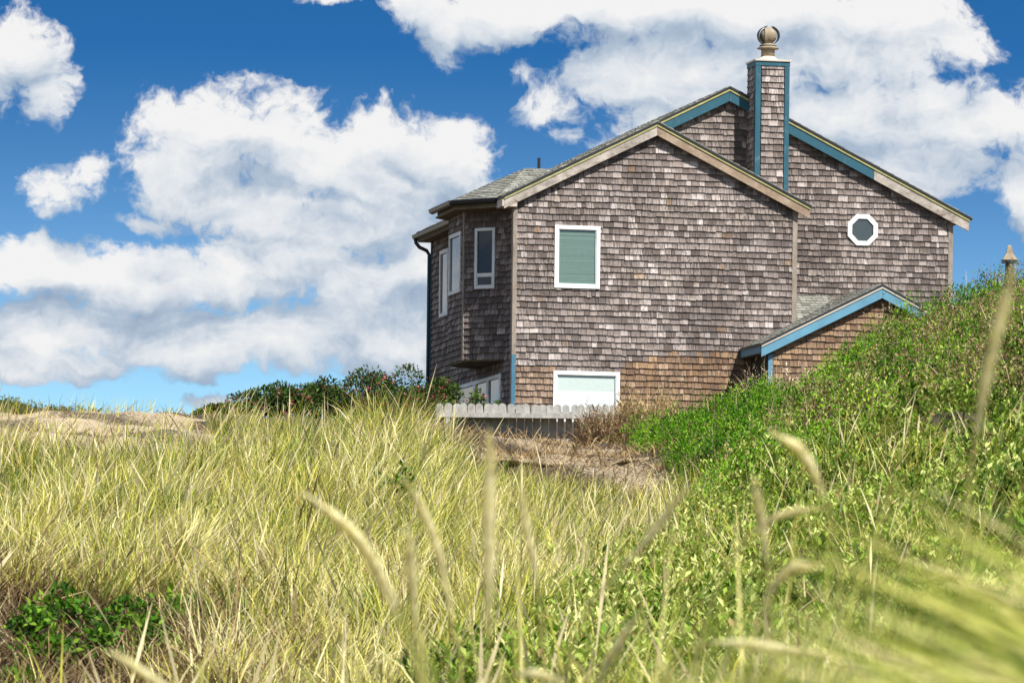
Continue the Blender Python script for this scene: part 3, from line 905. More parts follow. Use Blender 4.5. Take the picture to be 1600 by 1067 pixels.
# corner boards of the main walls
board('corner_board', M['corner'], [(-0.055, 1.30), (0.045, 1.30), (0.045, roofline(0.0) - 0.01), (-0.055, roofline(0.0) - 0.03)], FRONT, -0.01, 0.036, 'bare wood corner board above the blue one')
board('corner_board', M['blue_dark'], [(-0.055, -0.9), (0.045, -0.9), (0.045, 1.297), (-0.055, 1.297)], FRONT, -0.01, 0.036, 'blue painted foot of the left corner board')
board('corner_board', M['corner'], [(0.012, -0.9), (0.13, -0.9), (0.13, 4.64), (0.012, 4.64)], LEFT, 0.0, 0.054)
board('corner_board', M['corner'], [(6.405, 0.9), (6.52, 0.9), (6.52, roofline(6.52)), (6.405, roofline(6.405))], FRONT, -0.05, 0.036)
board('corner_board', M['corner'], [(10.44, 1.2), (10.55, 1.2), (10.55, rear_line(10.55)), (10.44, rear_line(10.44))], REAR, -0.05, 0.036)
b = MB(); pc = Vector((-BQ, BF, 0)); b.box(pc, Vector((-1, -0.42, 0)).normalized(), Vector((-0.42, 1, 0)).normalized(), Z3, -0.02, 0.035, -0.03, 0.03, BZ0, BZ1); b.build('corner_board', M['corner'], house)


# ---- roofs
def roof_slab(name, pts, t=0.06, mat=None):
    """pts: 3D polygon of the top surface, thickness down"""
    b = MB(); k = len(pts); pts = [Vector(p) for p in pts]
    vs = pts + [p - Z3 * t for p in pts]
    fs = [tuple(range(k)), tuple(range(k, 2 * k))[::-1]] + [(i, k + i, k + (i + 1) % k, (i + 1) % k) for i in range(k)]
    b.add(vs, fs, (0.1, 0.5, 0.5, 1))
    return b.build(name, mat or M['gutter'], house)


LIFT = 0.004
fe = -OH - 0.04
zl = lambda a: EAVE + SL * (a + 0.30)
zrf = lambda a: EAVE + SL * (6.765 - a) if True else 0
RS = (RZ - EAVE) / (6.765 - RA)
zrf = lambda a: RZ - RS * (a - RA)
PL_L = dict(O=Vector((-0.36, 0, zl(-0.36) + 0.045)), U=-Y3, V=Vector((1, 0, SL)).normalized())
roof_slab('roof', [(-0.36, fe, zl(-0.36) + 0.045), (RA, fe, RZ + 0.045), (RA, B1 + fe - 0.002, RZ + 0.045), (-0.36, B1 + fe - 0.002, zl(-0.36) + 0.045)], 0.044)
roof_slab('roof', [(-0.36, B1 + fe, zl(-0.36) + 0.045), (R2A, B1 + fe, R2Z + 0.045), (R2A, LB + 0.25, R2Z + 0.045), (-0.36, LB + 0.25, zl(-0.36) + 0.045)], 0.044)
roof_slab('roof', [(RA, fe, RZ + 0.045), (6.80, fe, zrf(6.80) + 0.045), (6.80, B1 - 0.03, zrf(6.80) + 0.045), (RA, B1 - 0.03, RZ + 0.045)], 0.044)
roof_slab('roof', [(R2A, B1 + fe, R2Z + 0.045), (10.95, B1 + fe, zr(10.95) + 0.045), (10.95, LB + 0.25, zr(10.95) + 0.045), (R2A, LB + 0.25, R2Z + 0.045)], 0.044)
RSH = []
RS2 = []
for (p0, p1, a0, a1, zf, side) in ((fe, B1 + fe - 0.01, -0.36, RA, zl, 1), (B1 + fe, LB + 0.25, -0.36, R2A, zl, 1), (fe, B1 - 0.03, 6.80, RA, zrf, -1), (B1 + fe, LB + 0.25, 10.95, R2A, zr, -1)):
    v3 = Vector((a1 - a0, 0, zf(a1) - zf(a0))); ln = v3.length
    pl = Plane((a0, 0, zf(a0) + 0.048), Y3, v3)
    if pl.N.z < 0: pl.N = -pl.N
    shingle(pl, [(p0, 0), (p1, 0), (p1, ln), (p0, ln)], RS2, exp=0.19, wmin=0.15, wmax=0.4, wav=0.003, tt=0.022)
# annex roof and the shed roof behind it
SHB = 464
aL0 = AEA - 0.03
zA = lambda a: ARZ + 0.045 - ASL * abs(a - ARA)
roof_slab('roof', [(aL0, ANB - AO - 0.03, zA(aL0)), (ARA, ANB - AO - 0.03, zA(ARA)), (ARA, B1 - 0.03, zA(ARA)), (aL0 + 1.3, B1 - 0.03, zA(aL0 + 1.3)), (aL0 + 1.3, -0.04, zA(aL0 + 1.3)), (aL0, -0.04, zA(aL0))], 0.044)
roof_slab('roof', [(ARA, ANB - AO - 0.03, zA(ARA)), (2 * ARA - aL0, ANB - AO - 0.03, zA(aL0)), (2 * ARA - aL0, B1 - 0.03, zA(aL0)), (ARA, B1 - 0.03, zA(ARA))], 0.044)
v3 = Vector((1, 0, ASL))
plA = Plane((aL0, 0, zA(aL0) + 0.003), -Y3, v3)
lnA = (ARA - aL0) * math.sqrt(1 + ASL ** 2)
for pq in ([(0.05, 0), (AO - ANB + 0.03, 0), (AO - ANB + 0.03, lnA), (0.05, lnA)], [(-(B1 - 0.03), 1.3 * lnA / (ARA - aL0)), (0.05, 1.3 * lnA / (ARA - aL0)), (0.05, lnA), (-(B1 - 0.03), lnA)]):
    shingle(plA, pq, RSH, exp=0.15, wmin=0.13, wmax=0.32, wav=0.006, tt=0.02)
shingle(Plane((2 * ARA - aL0, 0, zA(aL0) + 0.003), Y3, Vector((-1, 0, ASL))), [(ANB - AO - 0.03, 0), (B1 - 0.03, 0), (B1 - 0.03, lnA), (ANB - AO - 0.03, lnA)], RS2, exp=0.15, wav=0.004, tt=0.02)
# shed roof between the front block, the annex and the rear wall
s_top = front(1285, 463, B1)[1]
SHS = 0.54
sz = lambda b_: s_top - SHS * (B1 - 0.03 - b_)
plS = Plane((0, -1.2, sz(-1.2)), X3, Vector((0, 1, SHS)))
if plS.N.z < 0: plS.N = -plS.N
lnS = (B1 - 0.03 + 1.2) * math.sqrt(1 + SHS ** 2)
roof_slab('roof', [(6.53, -1.2, sz(-1.2) - 0.002), (7.6, -1.2, sz(-1.2) - 0.002), (7.6, B1 - 0.03, s_top - 0.002), (6.53, B1 - 0.03, s_top - 0.002)], 0.05)
shingle(plS, [(6.53, 0), (7.6, 0), (7.6, lnS), (6.53, lnS)], RSH, exp=0.14, wmin=0.13, wmax=0.3, wav=0.012, tt=0.022)

# ---- bay roof: hip that runs back into the main roof
ZE = EAVE + 0.03
E0 = Vector((-0.33, BF - BQ - 0.42, ZE)); E1 = Vector((-1.14, BF - 0.30, ZE)); E2 = Vector((-1.14, BK + 0.28, ZE)); E3 = Vector((-0.33, BK + BQ + 0.4, ZE))
T1 = Vector((0.76, 2.45, ZE + 0.89)); T2 = Vector((1.50, 2.45, ZE + 0.89))


def facet(pts, store, exp=0.135):
    p0, p1 = pts[0], pts[1]
    U = (p1 - p0).normalized()
    n = (pts[1] - pts[0]).cross(pts[2] - pts[0]).normalized()
    if n.z < 0: n = -n
    V = n.cross(U); V = V if V.z > 0 else -V
    pl = Plane(p0, U, V, n)
    poly = [((q - p0).dot(U), (q - p0).dot(V)) for q in pts]
    shingle(pl, poly, store, exp=exp, wmin=0.12, wmax=0.34, wav=0.010, tt=0.024)
    b = MB(); k = len(pts)
    vs = [q - n * 0.002 for q in pts] + [q - n * 0.05 for q in pts]
    b.add(vs, [tuple(range(k)), tuple(range(k, 2 * k))[::-1]] + [(i, k + i, k + (i + 1) % k, (i + 1) % k) for i in range(k)], (0.1, 0, 0, 1))
    b.build('roof', M['gutter'], house)


facet([E1, E0, T1], RSH)
facet([E2, E1, T1], RSH)
facet([E3, E2, T1], RSH)
# upper part: from the angled eave's inner end up to the little ridge, rows along the main eave direction
def facet2(a, b_, c):
    n = (b_ - a).cross(c - a).normalized(); n = n if n.z > 0 else -n
    V = (Z3 - n * Z3.dot(n)).normalized(); U = V.cross(n)
    pl = Plane(a, U, V, n)
    poly = [((q - a).dot(U), (q - a).dot(V)) for q in (a, b_, c)]
    shingle(pl, poly, RSH, exp=0.135, wmin=0.12, wmax=0.34, wav=0.010, tt=0.024)
    b = MB(); vs = [q - n * 0.002 for q in (a, b_, c)] + [q - n * 0.05 for q in (a, b_, c)]
    b.add(vs, [(0, 1, 2), (5, 4, 3), (0, 3, 4, 1), (1, 4, 5, 2), (2, 5, 3, 0)], (0.1, 0, 0, 1)); b.build('roof', M['gutter'], house)


facet2(E0, T2, T1); facet2(E3, T1, T2)


def rank_roof(rec):
    plane, pl = rec[0], rec[1]
    k = len(pl); p = plane.p(sum(q[0] for q in pl) / k, sum(q[1] for q in pl) / k)
    w = h2w(p); return area(pl) * max(0.0, plane.N.dot((CAMH - p).normalized())) / w.y ** 2


RSH.sort(key=rank_roof, reverse=True)
for rec in RSH[:260]:
    mb = MB(); shingle_geo(mb, rec); mb.build('roof_shingle', M['roof'], house)
mb = MB()
for rec in RSH[260:] + RS2: shingle_geo(mb, rec)
o = mb.build('roof_shingle_courses', M['roof'], house); o['kind'] = 'stuff'; o['label'] = 'overlapping roof shingles of the main slopes'

# ---- gutters, soffits, downspout
def gutter(p, q, name='gutter'):
    d = (q - p).normalized(); nrm = d.cross(Z3).normalized()
    b = MB()
    prof = [(0.0, 0.0), (0.105, 0.0), (0.11, -0.02), (0.09, -0.085), (0.03, -0.11), (0.0, -0.11)]
    b.prism(prof, p, nrm, Z3, d, 0, (q - p).length)
    return b.build(name, M['gutter'], house)


out_a = lambda p, q: None
gutter(E0 + Z3 * 0.0, E1 + Z3 * 0.0) if (E1 - E0).cross(Z3).dot(Vector((-1, -1, 0))) > 0 else gutter(E1, E0)
gutter(E1, E2) if (E2 - E1).cross(Z3).x < 0 else gutter(E2, E1)
gp, gq = Vector((-0.36, BK + BQ + 0.5, EAVE - 0.03)), Vector((-0.36, LB + 0.25, EAVE - 0.03))
gutter(gp, gq) if (gq - gp).cross(Z3).x < 0 else gutter(gq, gp)
# bay frieze board and soffit
b = MB(); b.prism([(E0.x, E0.y + .03), (E1.x + .05, E1.y + .04), (E2.x + .05, E2.y - .04), (E3.x, E3.y), (0.0, E3.y), (0.0, E0.y + .03)], ZERO, X3, Y3, Z3, ZE - 0.20, ZE - 0.17); b.build('soffit', M['soffit'], house)
b = MB(); b.prism([(E0.x, E0.y + .05), (E1.x + .09, E1.y + .06), (E2.x + .09, E2.y - .06), (E3.x, E3.y), (E3.x + .05, E3.y), (E2.x + .13, E2.y - .08), (E1.x + .13, E1.y + .09), (E0.x + .03, E0.y + .1)][::-1], ZERO, X3, Y3, Z3, ZE - 0.169, ZE - 0.05); b.build('eave_board', M['soffit'], house)
b = MB(); b.box(Vector((-0.33, 0, EAVE - 0.2)), X3, Y3, Z3, 0.0, 0.33, E3.y, LB + 0.2, 0, 0.03); b.build('soffit', M['soffit'], house)
b = MB(); b.box(Vector((-0.35, 0, EAVE - 0.17)), X3, Y3, Z3, 0.0, 0.03, E3.y, LB + 0.2, 0.002, 0.14); b.build('eave_board', M['soffit'], house)
b = MB(); ge = Vector((-0.40, LB + 0.16, EAVE - 0.12))
b.tube([ge, ge + Vector((0.02, 0, -0.10)), ge + Vector((0.10, -0.02, -0.20)), ge + Vector((0.27, -0.06, -0.28)), ge + Vector((0.33, -0.08, -0.38)), ge + Vector((0.33, -0.08, -2.5)), Vector((-0.07, LB + 0.08, -0.7))], 0.045, 10)
b.build('downspout', M['gutter'], house, smooth=True)
b = MB(); b.box(Vector((0.0, LB, 0)), -X3, Z3, Y3, -0.03, 0.045, -0.7, 4.6, -0.06, 0.05); b.build('corner_board', M['teal'], house)
b = MB(); b.box(ZERO, X3, Y3, Z3, -0.34, -0.002, -OH + 0.003, 0.40, 4.585, 4.782); b.build('eave_return', M['cream'], house)
# vent pipe on the far slope
vx, vz = front(843.5, 258, 2.6)
b = MB(); b.tube([Vector((vx, 2.7, vz - 0.6)), Vector((vx, 2.7, vz + 0.17))], 0.036, 10); b.build('vent_pipe', M['gutter'], house)

# ---- windows
def box_on(b, pl, u0, u1, v0, v1, n0, n1): b.box(pl.O, pl.U, pl.V, pl.N, u0, u1, v0, v1, n0, n1)


def ring(pl, u0, u1, v0, v1, w, n0, n1, mat, name, parent, wt=None):
    wt = wt or w
    b = MB()
    box_on(b, pl, u0, u1, v1 - wt, v1, n0, n1); box_on(b, pl, u0, u1, v0, v0 + wt, n0, n1)
    box_on(b, pl, u0, u0 + w, v0 + wt, v1 - wt, n0, n1); box_on(b, pl, u1 - w, u1, v0 + wt, v1 - wt, n0, n1)
    return b.build(name, mat, parent, bevel=0.004)


def pane(pl, u0, u1, v0, v1, n, mat, parent):
    b = MB(); vs = [pl.p(u0, v0, n), pl.p(u1, v0, n), pl.p(u1, v1, n), pl.p(u0, v1, n)]
    b.add(vs, [(0, 1, 2, 3) if pl.U.cross(pl.V).dot(pl.N) > 0 else (3, 2, 1, 0)])
    return b.build('pane', mat, parent)


def blind(pl, u0, u1, v0, v1, n, pitch, mat, parent):
    b = MB(); v = v0
    while v < v1 - 0.004:
        e = min(pitch, v1 - v)
        p = pl
        du = random.uniform(-0.002, 0.002)
        tl = random.uniform(0.002, 0.007) if mat is M['blind'] and v1 > 2 else 0.003
        vs = [p.p(u0, v, n + tl), p.p(u1, v + du, n + tl), p.p(u1, v + e * 1.02 + du, n), p.p(u0, v + e * 1.02, n)]
        b.add(vs, [(0, 1, 2, 3)])
        v += pitch
    return b.build('blind', mat, parent)


w = ring(FRONT, *W_UP, 0.085, -0.001, 0.055, M['white'], 'window', house); w['label'] = 'upper window with closed teal tinted blinds in the gable wall'
u0, u1, v0, v1 = W_UP[0] + .085, W_UP[1] - .085, W_UP[2] + .085, W_UP[3] - .085
ring(FRONT, u0, u1, v0, v1, 0.022, 0.0, 0.035, M['sash'], 'sash', w)
pane(FRONT, u0, u1, v0, v1, 0.026, M['glass_teal'], w)
blind(FRONT, u0, u1, v0, v1, 0.002, 0.050, M['blind'], w)
w = ring(FRONT, *W_LOW, 0.085, -0.001, 0.055, M['white'], 'window', house); w['label'] = 'wide lower window with white blinds behind the picket fence'
u0, u1, v0, v1 = W_LOW[0] + .085, W_LOW[1] - .085, W_LOW[2] + .085, W_LOW[3] - .085
ring(FRONT, u0, u1, v0, v1, 0.022, 0.0, 0.035, M['sash'], 'sash', w)
pane(FRONT, u0, u1, v0, v1, 0.026, M['glass_aqua'], w)
vm = 0.53
blind(FRONT, u0, u1, v0, vm, 0.002, 0.050, M['blind_white'], w)
blind(FRONT, u0, u1, vm, v1, 0.002, 0.050, M['blind'], w)
# octagon
oc = []
for k in range(8):
    a = math.pi / 8 + k * math.pi / 4
    oc.append((math.cos(a), math.sin(a)))
b = MB(); R0, R1 = 0.385, 0.275
for k in range(8):
    a, c = oc[k], oc[(k + 1) % 8]
    b.prism([(OC[0] + a[0] * R0, OC[1] + a[1] * R0), (OC[0] + c[0] * R0, OC[1] + c[1] * R0), (OC[0] + c[0] * R1, OC[1] + c[1] * R1), (OC[0] + a[0] * R1, OC[1] + a[1] * R1)],
            REAR.O, REAR.U, REAR.V, REAR.N, -0.001, 0.06)
w = b.build('window', M['white'], house); w['label'] = 'small white octagonal window in the rear gable'
b = MB(); b.prism([(OC[0] + a[0] * 0.29, OC[1] + a[1] * 0.29) for a in oc], REAR.O, REAR.U, REAR.V, REAR.N, 0.015, 0.03); b.build('pane', M['glass_green'], w)
# bay angled panel: tall pane above a low awning sash
w = ring(BAY_ANG, *W_BA, 0.068, -0.001, 0.055, M['sash'], 'window', house); w['label'] = 'narrow bay window with tall dark pane above a low sash'
u0, u1, v0, v1 = W_BA[0] + .068, W_BA[1] - .068, W_BA[2] + .04, W_BA[3] - .068
b = MB(); box_on(b, BAY_ANG, u0 - .002, u1 + .002, 3.13, 3.20, 0.0, 0.05); b.build('mullion', M['sash'], w)
pane(BAY_ANG, u0, u1, v0, v1, 0.02, M['glass_dark'], w)
ring(BAY_ANG, u0, u1, W_BA[2] + .068, 3.13, 0.018, 0.02, 0.04, M['sash'], 'sash', w)
w = ring(BAY_OUT, *W_BO, 0.10, -0.001, 0.055, M['sash'], 'window', house, 0.09); w['label'] = 'bay window on the outer face reflecting the sky'
pane(BAY_OUT, W_BO[0] + .10, W_BO[1] - .10, W_BO[2] + .09, W_BO[3] - .09, 0.02, M['glass_dark'], w)
w = ring(LEFT, *W_L2, 0.10, -0.001, 0.055, M['sash'], 'window', house, 0.09); w['label'] = 'narrow window on the shaded wall beyond the bay'
pane(LEFT, W_L2[0] + .10, W_L2[1] - .10, W_L2[2] + .09, W_L2[3] - .09, 0.02, M['glass_dark'], w)
w = ring(LEFT, *W_L1, 0.12, -0.001, 0.055, M['sash'], 'window', house, 0.09); w['label'] = 'long low window band under the bay behind shrubs'
b = MB()
for bb in (2.52, 3.95):
    b = MB(); box_on(b, LEFT, bb - 0.12, bb + 0.12, W_L1[2] + .09, W_L1[3] - .09, 0.0, 0.05); b.build('mullion', M['sash'], w)
pane(LEFT, W_L1[0] + .12, W_L1[1] - .12, W_L1[2] + .09, W_L1[3] - .09, 0.02, M['glass_dark'], w)

# ---- chimney
b = MB(); b.box(ZERO, X3, Y3, Z3, CA0 + 0.002, CA1 - 0.002, CB0 + 0.002, B1 - 0.004, 4.5, CZ1)
ch = b.build('chimney', M['sheath'], house); ch['label'] = 'square shingled chimney with teal corner boards and round metal cowl'
bm_ = 0.026
for (x0, x1) in ((CA0 - bm_, CA0 + 0.095), (CA1 - 0.085, CA1 + bm_)):
    b = MB(); b.box(ZERO, X3, Z3, -Y3, x0, x1, 4.6, CZ1 - 0.002, -CB0 + 0.001, -CB0 + 0.044); b.build('corner_board', M['teal'], ch)
b = MB(); b.box(ZERO, Y3, Z3, -X3, CB0 + 0.001, CB0 + 0.085, 4.8, CZ1 - 0.002, -CA0, -CA0 + bm_ - 0.002); b.build('corner_board', M['teal'], ch)
b = MB(); b.box(ZERO, Y3, Z3, -X3, B1 - 0.07, B1 - 0.006, 6.8, CZ1 - 0.002, -CA0, -CA0 + bm_ - 0.002); b.build('corner_board', M['teal'], ch)
b = MB(); b.box(ZERO, X3, Y3, Z3, CA0 - 0.034, CA1 + 0.036, CB0 - 0.045, B1 + 0.03, CZ1 - 0.0, CZ1 + 0.10); b.build('cap_band', M['teal'], ch, bevel=0.006)
b = MB(); b.box(ZERO, X3, Y3, Z3, CA0 - 0.055, CA1 + 0.06, CB0 - 0.07, B1 + 0.05, CZ1 + 0.102, CZ1 + 0.145); b.build('cap_slab', M['cream'], ch, bevel=0.006)
fo = Vector((6.02, 0.86, CZ1 + 0.145))
b = MB(); b.lathe([(0.28, 0.0), (0.25, 0.03), (0.185, 0.085), (0.155, 0.11)], fo, 28); b.build('flue_collar', M['flue_pale'], ch, smooth=True)
b = MB(); b.lathe([(0.155, 0.11), (0.155, 0.29), (0.15, 0.30)], fo, 28); b.build('flue', M['flue'], ch, smooth=True)
b = MB(); b.lathe([(0.15, 0.275), (0.245, 0.285), (0.25, 0.30), (0.17, 0.345), (0.15, 0.35)], fo, 28)
b.lathe([(0.12, 0.34), (0.195, 0.352), (0.198, 0.366), (0.13, 0.40), (0.11, 0.40)], fo, 28); b.build('flue_rim', M['flue'], ch, smooth=True)
b = MB(); b.lathe([(0.11, 0.38), (0.11, 0.43)] + [(0.195 * math.sin(t), 0.585 - 0.185 * math.cos(t)) for t in np.linspace(0.62, 3.08, 14)], fo, 28)
b.build('cowl', M['flue'], ch, smooth=True)
b = MB()
cc = fo + Z3 * 0.585
for (t0, t1, off) in ((0.62, 1.45, 1), (2.0, 2.75, 1), (-0.9, 0.25, -1)): pass
for lo, hi in ((math.radians(100), math.radians(262)), (math.radians(-70), math.radians(72))):
    ts = np.linspace(lo, hi, 16)
    pts = [cc + Vector((0.236 * math.cos(t), -0.02, 0.208 * math.sin(t))) for t in ts]
    for i in range(15):
        d0 = (pts[i] - cc).normalized(); d1 = (pts[i + 1] - cc).normalized()
        vs = []
        for p_, d_ in ((pts[i], d0), (pts[i + 1], d1)):
            vs += [p_ + Y3 * -0.09, p_ + Y3 * 0.09, p_ + d_ * 0.012 + Y3 * 0.09, p_ + d_ * 0.012 - Y3 * 0.09]
        b.add(vs, [(0, 1, 5, 4), (1, 2, 6, 5), (2, 3, 7, 6), (3, 0, 4, 7)])
b.build('cowl_hood', M['gutter'], ch)
b = MB()
ts = np.linspace(-1.0, 1.25, 12)
for i in range(11):
    for k, (rr) in enumerate((0.214,)):
        p = lambda t, s: cc + Vector((-0.02 + 0.095 * s, -math.sqrt(max(0, 0.203 ** 2 - (0.095 * s) ** 2)) * math.cos(t), 0.197 * math.sin(t)))
        b.add([p(ts[i], -1), p(ts[i], 1), p(ts[i + 1], 1), p(ts[i + 1], -1)], [(0, 1, 2, 3)])
        b.add([p(ts[i], -1) * 1.0, p(ts[i + 1], -1), cc + (p(ts[i + 1], -1) - cc) * 0.95, cc + (p(ts[i], -1) - cc) * 0.95], [(0, 1, 2, 3)])
b.build('cowl_strap', M['flue'], ch)

# ================================================================== FENCE
FD = 97.0


def fence():
    base = at(800, 684, FD)
    root = empty('picket_fence', base)
    tag(root, 'weathered grey picket fence with rounded tops and shaded skirt boards below the house', 'fence')
    L = lambda px, py: at(px, py, FD) - base
    k = 0
    px = 682.0
    while px < 962:
        p = L(px + 6, 640); top = L(px + 6, 630.5 + (px - 682) * 0.012 + random.uniform(-0.7, 0.7)).z; bot = L(px + 6, 651 + (px - 682) * 0.012).z
        w = 0.064 + random.uniform(-0.004, 0.003)
        arch = [(w * math.cos(t), top - 0.05 + 0.05 * math.sin(t)) for t in np.linspace(0.0, math.pi, 7)]
        tl = random.gauss(0, 0.012)
        poly = [(-w, bot), (w, bot)] + [(a + tl * (z - bot) / 0.2, z) for a, z in arch]
        b = MB(); b.prism(poly, Vector((p.x, -0.19 + random.uniform(-0.006, 0.006), 0)), X3, Z3, -Y3, 0.0, 0.022, (0.5, 0.5, random.random(), 1))
        b.build('picket', M['fence'], root)
        px += 12.3; k += 1
    a0, a1 = L(681, 645), L(990, 648.5)
    b = MB(); b.prism([(a0.x, L(681, 651).z), (a1.x, L(990, 655).z), (a1.x, L(990, 646).z), (a0.x, L(681, 642.5).z)], Vector((0, -0.19, 0)), X3, Z3, -Y3, -0.30, -0.002, (0.5, 0.5, 0.3, 1))
    b.build('rail', M['fence'], root)
    b = MB(); b.prism([(a0.x, L(681, 652.5).z), (a1.x, L(990, 656).z), (a1.x, L(990, 648.5).z), (a0.x, L(681, 645.5).z)], Vector((0, -0.215, 0)), X3, Z3, -Y3, 0.002, 0.05, (0.5, 0.5, 0.6, 1))
    b.build('rail', M['fence'], root)
    px = 681.0; k = 0
    while px < 985:
        gap = 2.6 if 866 < px < 900 else 0.7
        w = 12.6
        p0, p1 = L(px + gap / 2, 660), L(px + w - gap / 2, 660)
        b = MB(); b.box(Vector((0, 0.10 + random.uniform(-0.004, 0.004), 0)), X3, Z3, -Y3, p0.x, p1.x, L(px, 700).z, L(px, 652).z, 0, 0.02, (0.5, 0.5, random.random(), 1))
        b.build('board', M['board'], root)
        px += w; k += 1
    for px in (909, 700):
        p = L(px, 670)
        b = MB(); b.box(Vector((p.x, 0, 0)), X3, Z3, -Y3, -0.04, 0.04, L(px, 705).z, L(px, 653.5).z, 0.19, 0.27, (0.5, 0.5, 0.8, 1)); b.build('post', M['fence'], root)
    b = MB(); b.prism([(a0.x, L(681, 681).z), (a1.x, L(990, 686).z), (a1.x, L(990, 690).z), (a0.x, L(681, 686).z)], Vector((0, -0.0, 0)), X3, Z3, -Y3, -0.05, 0.02, (0.5, 0.5, 0.3, 1))
    b.build('bottom_rail', M['fence'], root)


fence()

# ------------------------------------------------------------------ the far vent behind the right hand hill
vt = at(1577, 430, 128)
root = empty('chimney', vt); tag(root, 'small dark square vent chimney with pale pointed cap peeking over the green hill', 'chimney')
k = 128 / FPX
zt = lambda py: (ray(1577, py).z * 128) - vt.z
b = MB(); b.box(ZERO, X3, Y3, Z3, -6.5 * k, 6.5 * k, -6.5 * k, 6.5 * k, zt(640), zt(411)); b.build('shaft', M['gutter'], root)
b = MB(); b.box(ZERO, X3, Y3, Z3, -12 * k, 12 * k, -12 * k, 12 * k, zt(411), zt(409.5)); b.build('rim', M['gutter'], root)
for sx in (-5, 0, 5):
    b = MB(); b.box(Vector((sx * k, 0, 0)), X3, Y3, Z3, -0.8 * k, 0.8 * k, -6 * k, -5 * k, zt(409.5), zt(406)); b.build('strut', M['gutter'], root)
b = MB()
q = [(-13, 407), (-11, 405.5), (-5, 396), (-3.5, 386), (-1.2, 383)]
for (r0, y0), (r1, y1) in zip(q[:-1], q[1:]):
    a, c = abs(r0) * k, abs(r1) * k
    vs = [Vector((-a, -a, zt(y0))), Vector((a, -a, zt(y0))), Vector((a, a, zt(y0))), Vector((-a, a, zt(y0))), Vector((-c, -c, zt(y1))), Vector((c, -c, zt(y1))), Vector((c, c, zt(y1))), Vector((-c, c, zt(y1)))]
    b.add(vs, [(0, 1, 5, 4), (1, 2, 6, 5), (2, 3, 7, 6), (3, 0, 4, 7)] + ([(3, 2, 1, 0)] if y0 == 407 else []) + ([(4, 5, 6, 7)] if y1 == 383 else []))
b.build('cap', M['flue'], root)

# ================================================================== VEGETATION
def lerp_cols(stops, t):
    """colour table lookup, t in 0..1"""
    xs = np.array([s[0] for s in stops]); cs = np.array([s[1] for s in stops])
    return np.stack([np.interp(t, xs, cs[:, i]) for i in range(3)], -1)


def blade_mesh(name, base, head, length, lean, bend, width, cols, mat, S=4, seed_head=None, parent=None, facing=None):
    """base (n,3); head = compass angle the blade leans towards; cols (n,3) or (n,S+1,3)"""
    n = len(base)
    dx, dy = np.cos(head), np.sin(head)
    lev = np.linspace(0, 1, S + 1)
    pos = np.zeros((n, S + 1, 3)); pos[:, 0] = base
    for i in range(1, S + 1):
        tm = (lev[i] + lev[i - 1]) / 2
        th = lean + bend * tm ** 1.6
        ds = length * (lev[i] - lev[i - 1])
        pos[:, i, 0] = pos[:, i - 1, 0] + dx * np.sin(th) * ds
        pos[:, i, 1] = pos[:, i - 1, 1] + dy * np.sin(th) * ds
        pos[:, i, 2] = pos[:, i - 1, 2] + np.cos(th) * ds
    fa = rng.uniform(-1.1, 1.1, n) if facing is None else facing
    wx, wy = np.cos(fa), np.sin(fa)
    verts = np.zeros((n, 2 * S + 1, 3)); vc = np.ones((n, 2 * S + 1, 4))
    if cols.ndim == 2: cols = np.repeat(cols[:, None], S + 1, 1)
    prof = np.array([0.75, 1.0, 0.9, 0.6]) if S == 4 else np.interp(lev[:-1], [0, .25, .5, .8, 1], [.75, 1, .9, .6, .2])
    wv = np.repeat(prof[None], n, 0) * width[:, None]
    if seed_head is not None:
        sh = np.interp(lev[:-1], [0, .25, .55, .62, .8, 1.0], [.3, .28, .28, 1.2, 1.35, .5])
        wv = np.where(seed_head[:, None], sh[None] * width[:, None] * 1.35, wv)
    for i in range(S):
        h = wv[:, i] / 2
        off = np.stack([wx * h, wy * h, np.zeros(n)], -1)
        verts[:, 2 * i] = pos[:, i] - off; verts[:, 2 * i + 1] = pos[:, i] + off
        vc[:, 2 * i, :3] = cols[:, i]; vc[:, 2 * i + 1, :3] = cols[:, i]
    verts[:, 2 * S] = pos[:, S]; vc[:, 2 * S, :3] = cols[:, S]
    o = np.arange(n)[:, None] * (2 * S + 1)
    quads = np.concatenate([np.stack([o[:, 0] + 2 * i, o[:, 0] + 2 * i + 1, o[:, 0] + 2 * i + 3, o[:, 0] + 2 * i + 2], -1) for i in range(S - 1)])
    tris = np.stack([o[:, 0] + 2 * S - 2, o[:, 0] + 2 * S - 1, o[:, 0] + 2 * S], -1)
    return np_mesh(name, verts.reshape(-1, 3), quads, vc.reshape(-1, 4), mat, parent, tris)


def leaf_mesh(name, pos, direc, nrm, length, width, cols, mat, parent=None, fold=0.25):
    """each leaf a folded diamond: base, two sides, tip"""
    n = len(pos)
    d = direc / np.linalg.norm(direc, axis=1, keepdims=True)
    s = np.cross(d, nrm); s /= np.maximum(np.linalg.norm(s, axis=1, keepdims=True), 1e-6)
    u = np.cross(s, d)
    L = length[:, None]; W = width[:, None]
    v = np.stack([pos, pos + d * L * 0.45 + s * W * 0.5 + u * W * fold, pos + d * L, pos + d * L * 0.45 - s * W * 0.5 + u * W * fold], 1)
    o = np.arange(n) * 4
    tris = np.concatenate([np.stack([o, o + 1, o + 2], -1), np.stack([o, o + 2, o + 3], -1)])
    vc = np.ones((n, 4, 4)); vc[:, :, :3] = cols[:, None]
    return np_mesh(name, v.reshape(-1, 3), None, vc.reshape(-1, 4), mat, parent, tris)


def snoise(x, y, f, seed):
    r = np.random.default_rng(seed)
    out = np.zeros_like(x)
    for k in range(7):
        a = r.uniform(0, 6.28); w = f * r.uniform(0.6, 1.7); p = r.uniform(0, 6.28)
        out += np.sin((x * np.cos(a) + y * np.sin(a)) * w + p)
    return out / 7 * 1.9


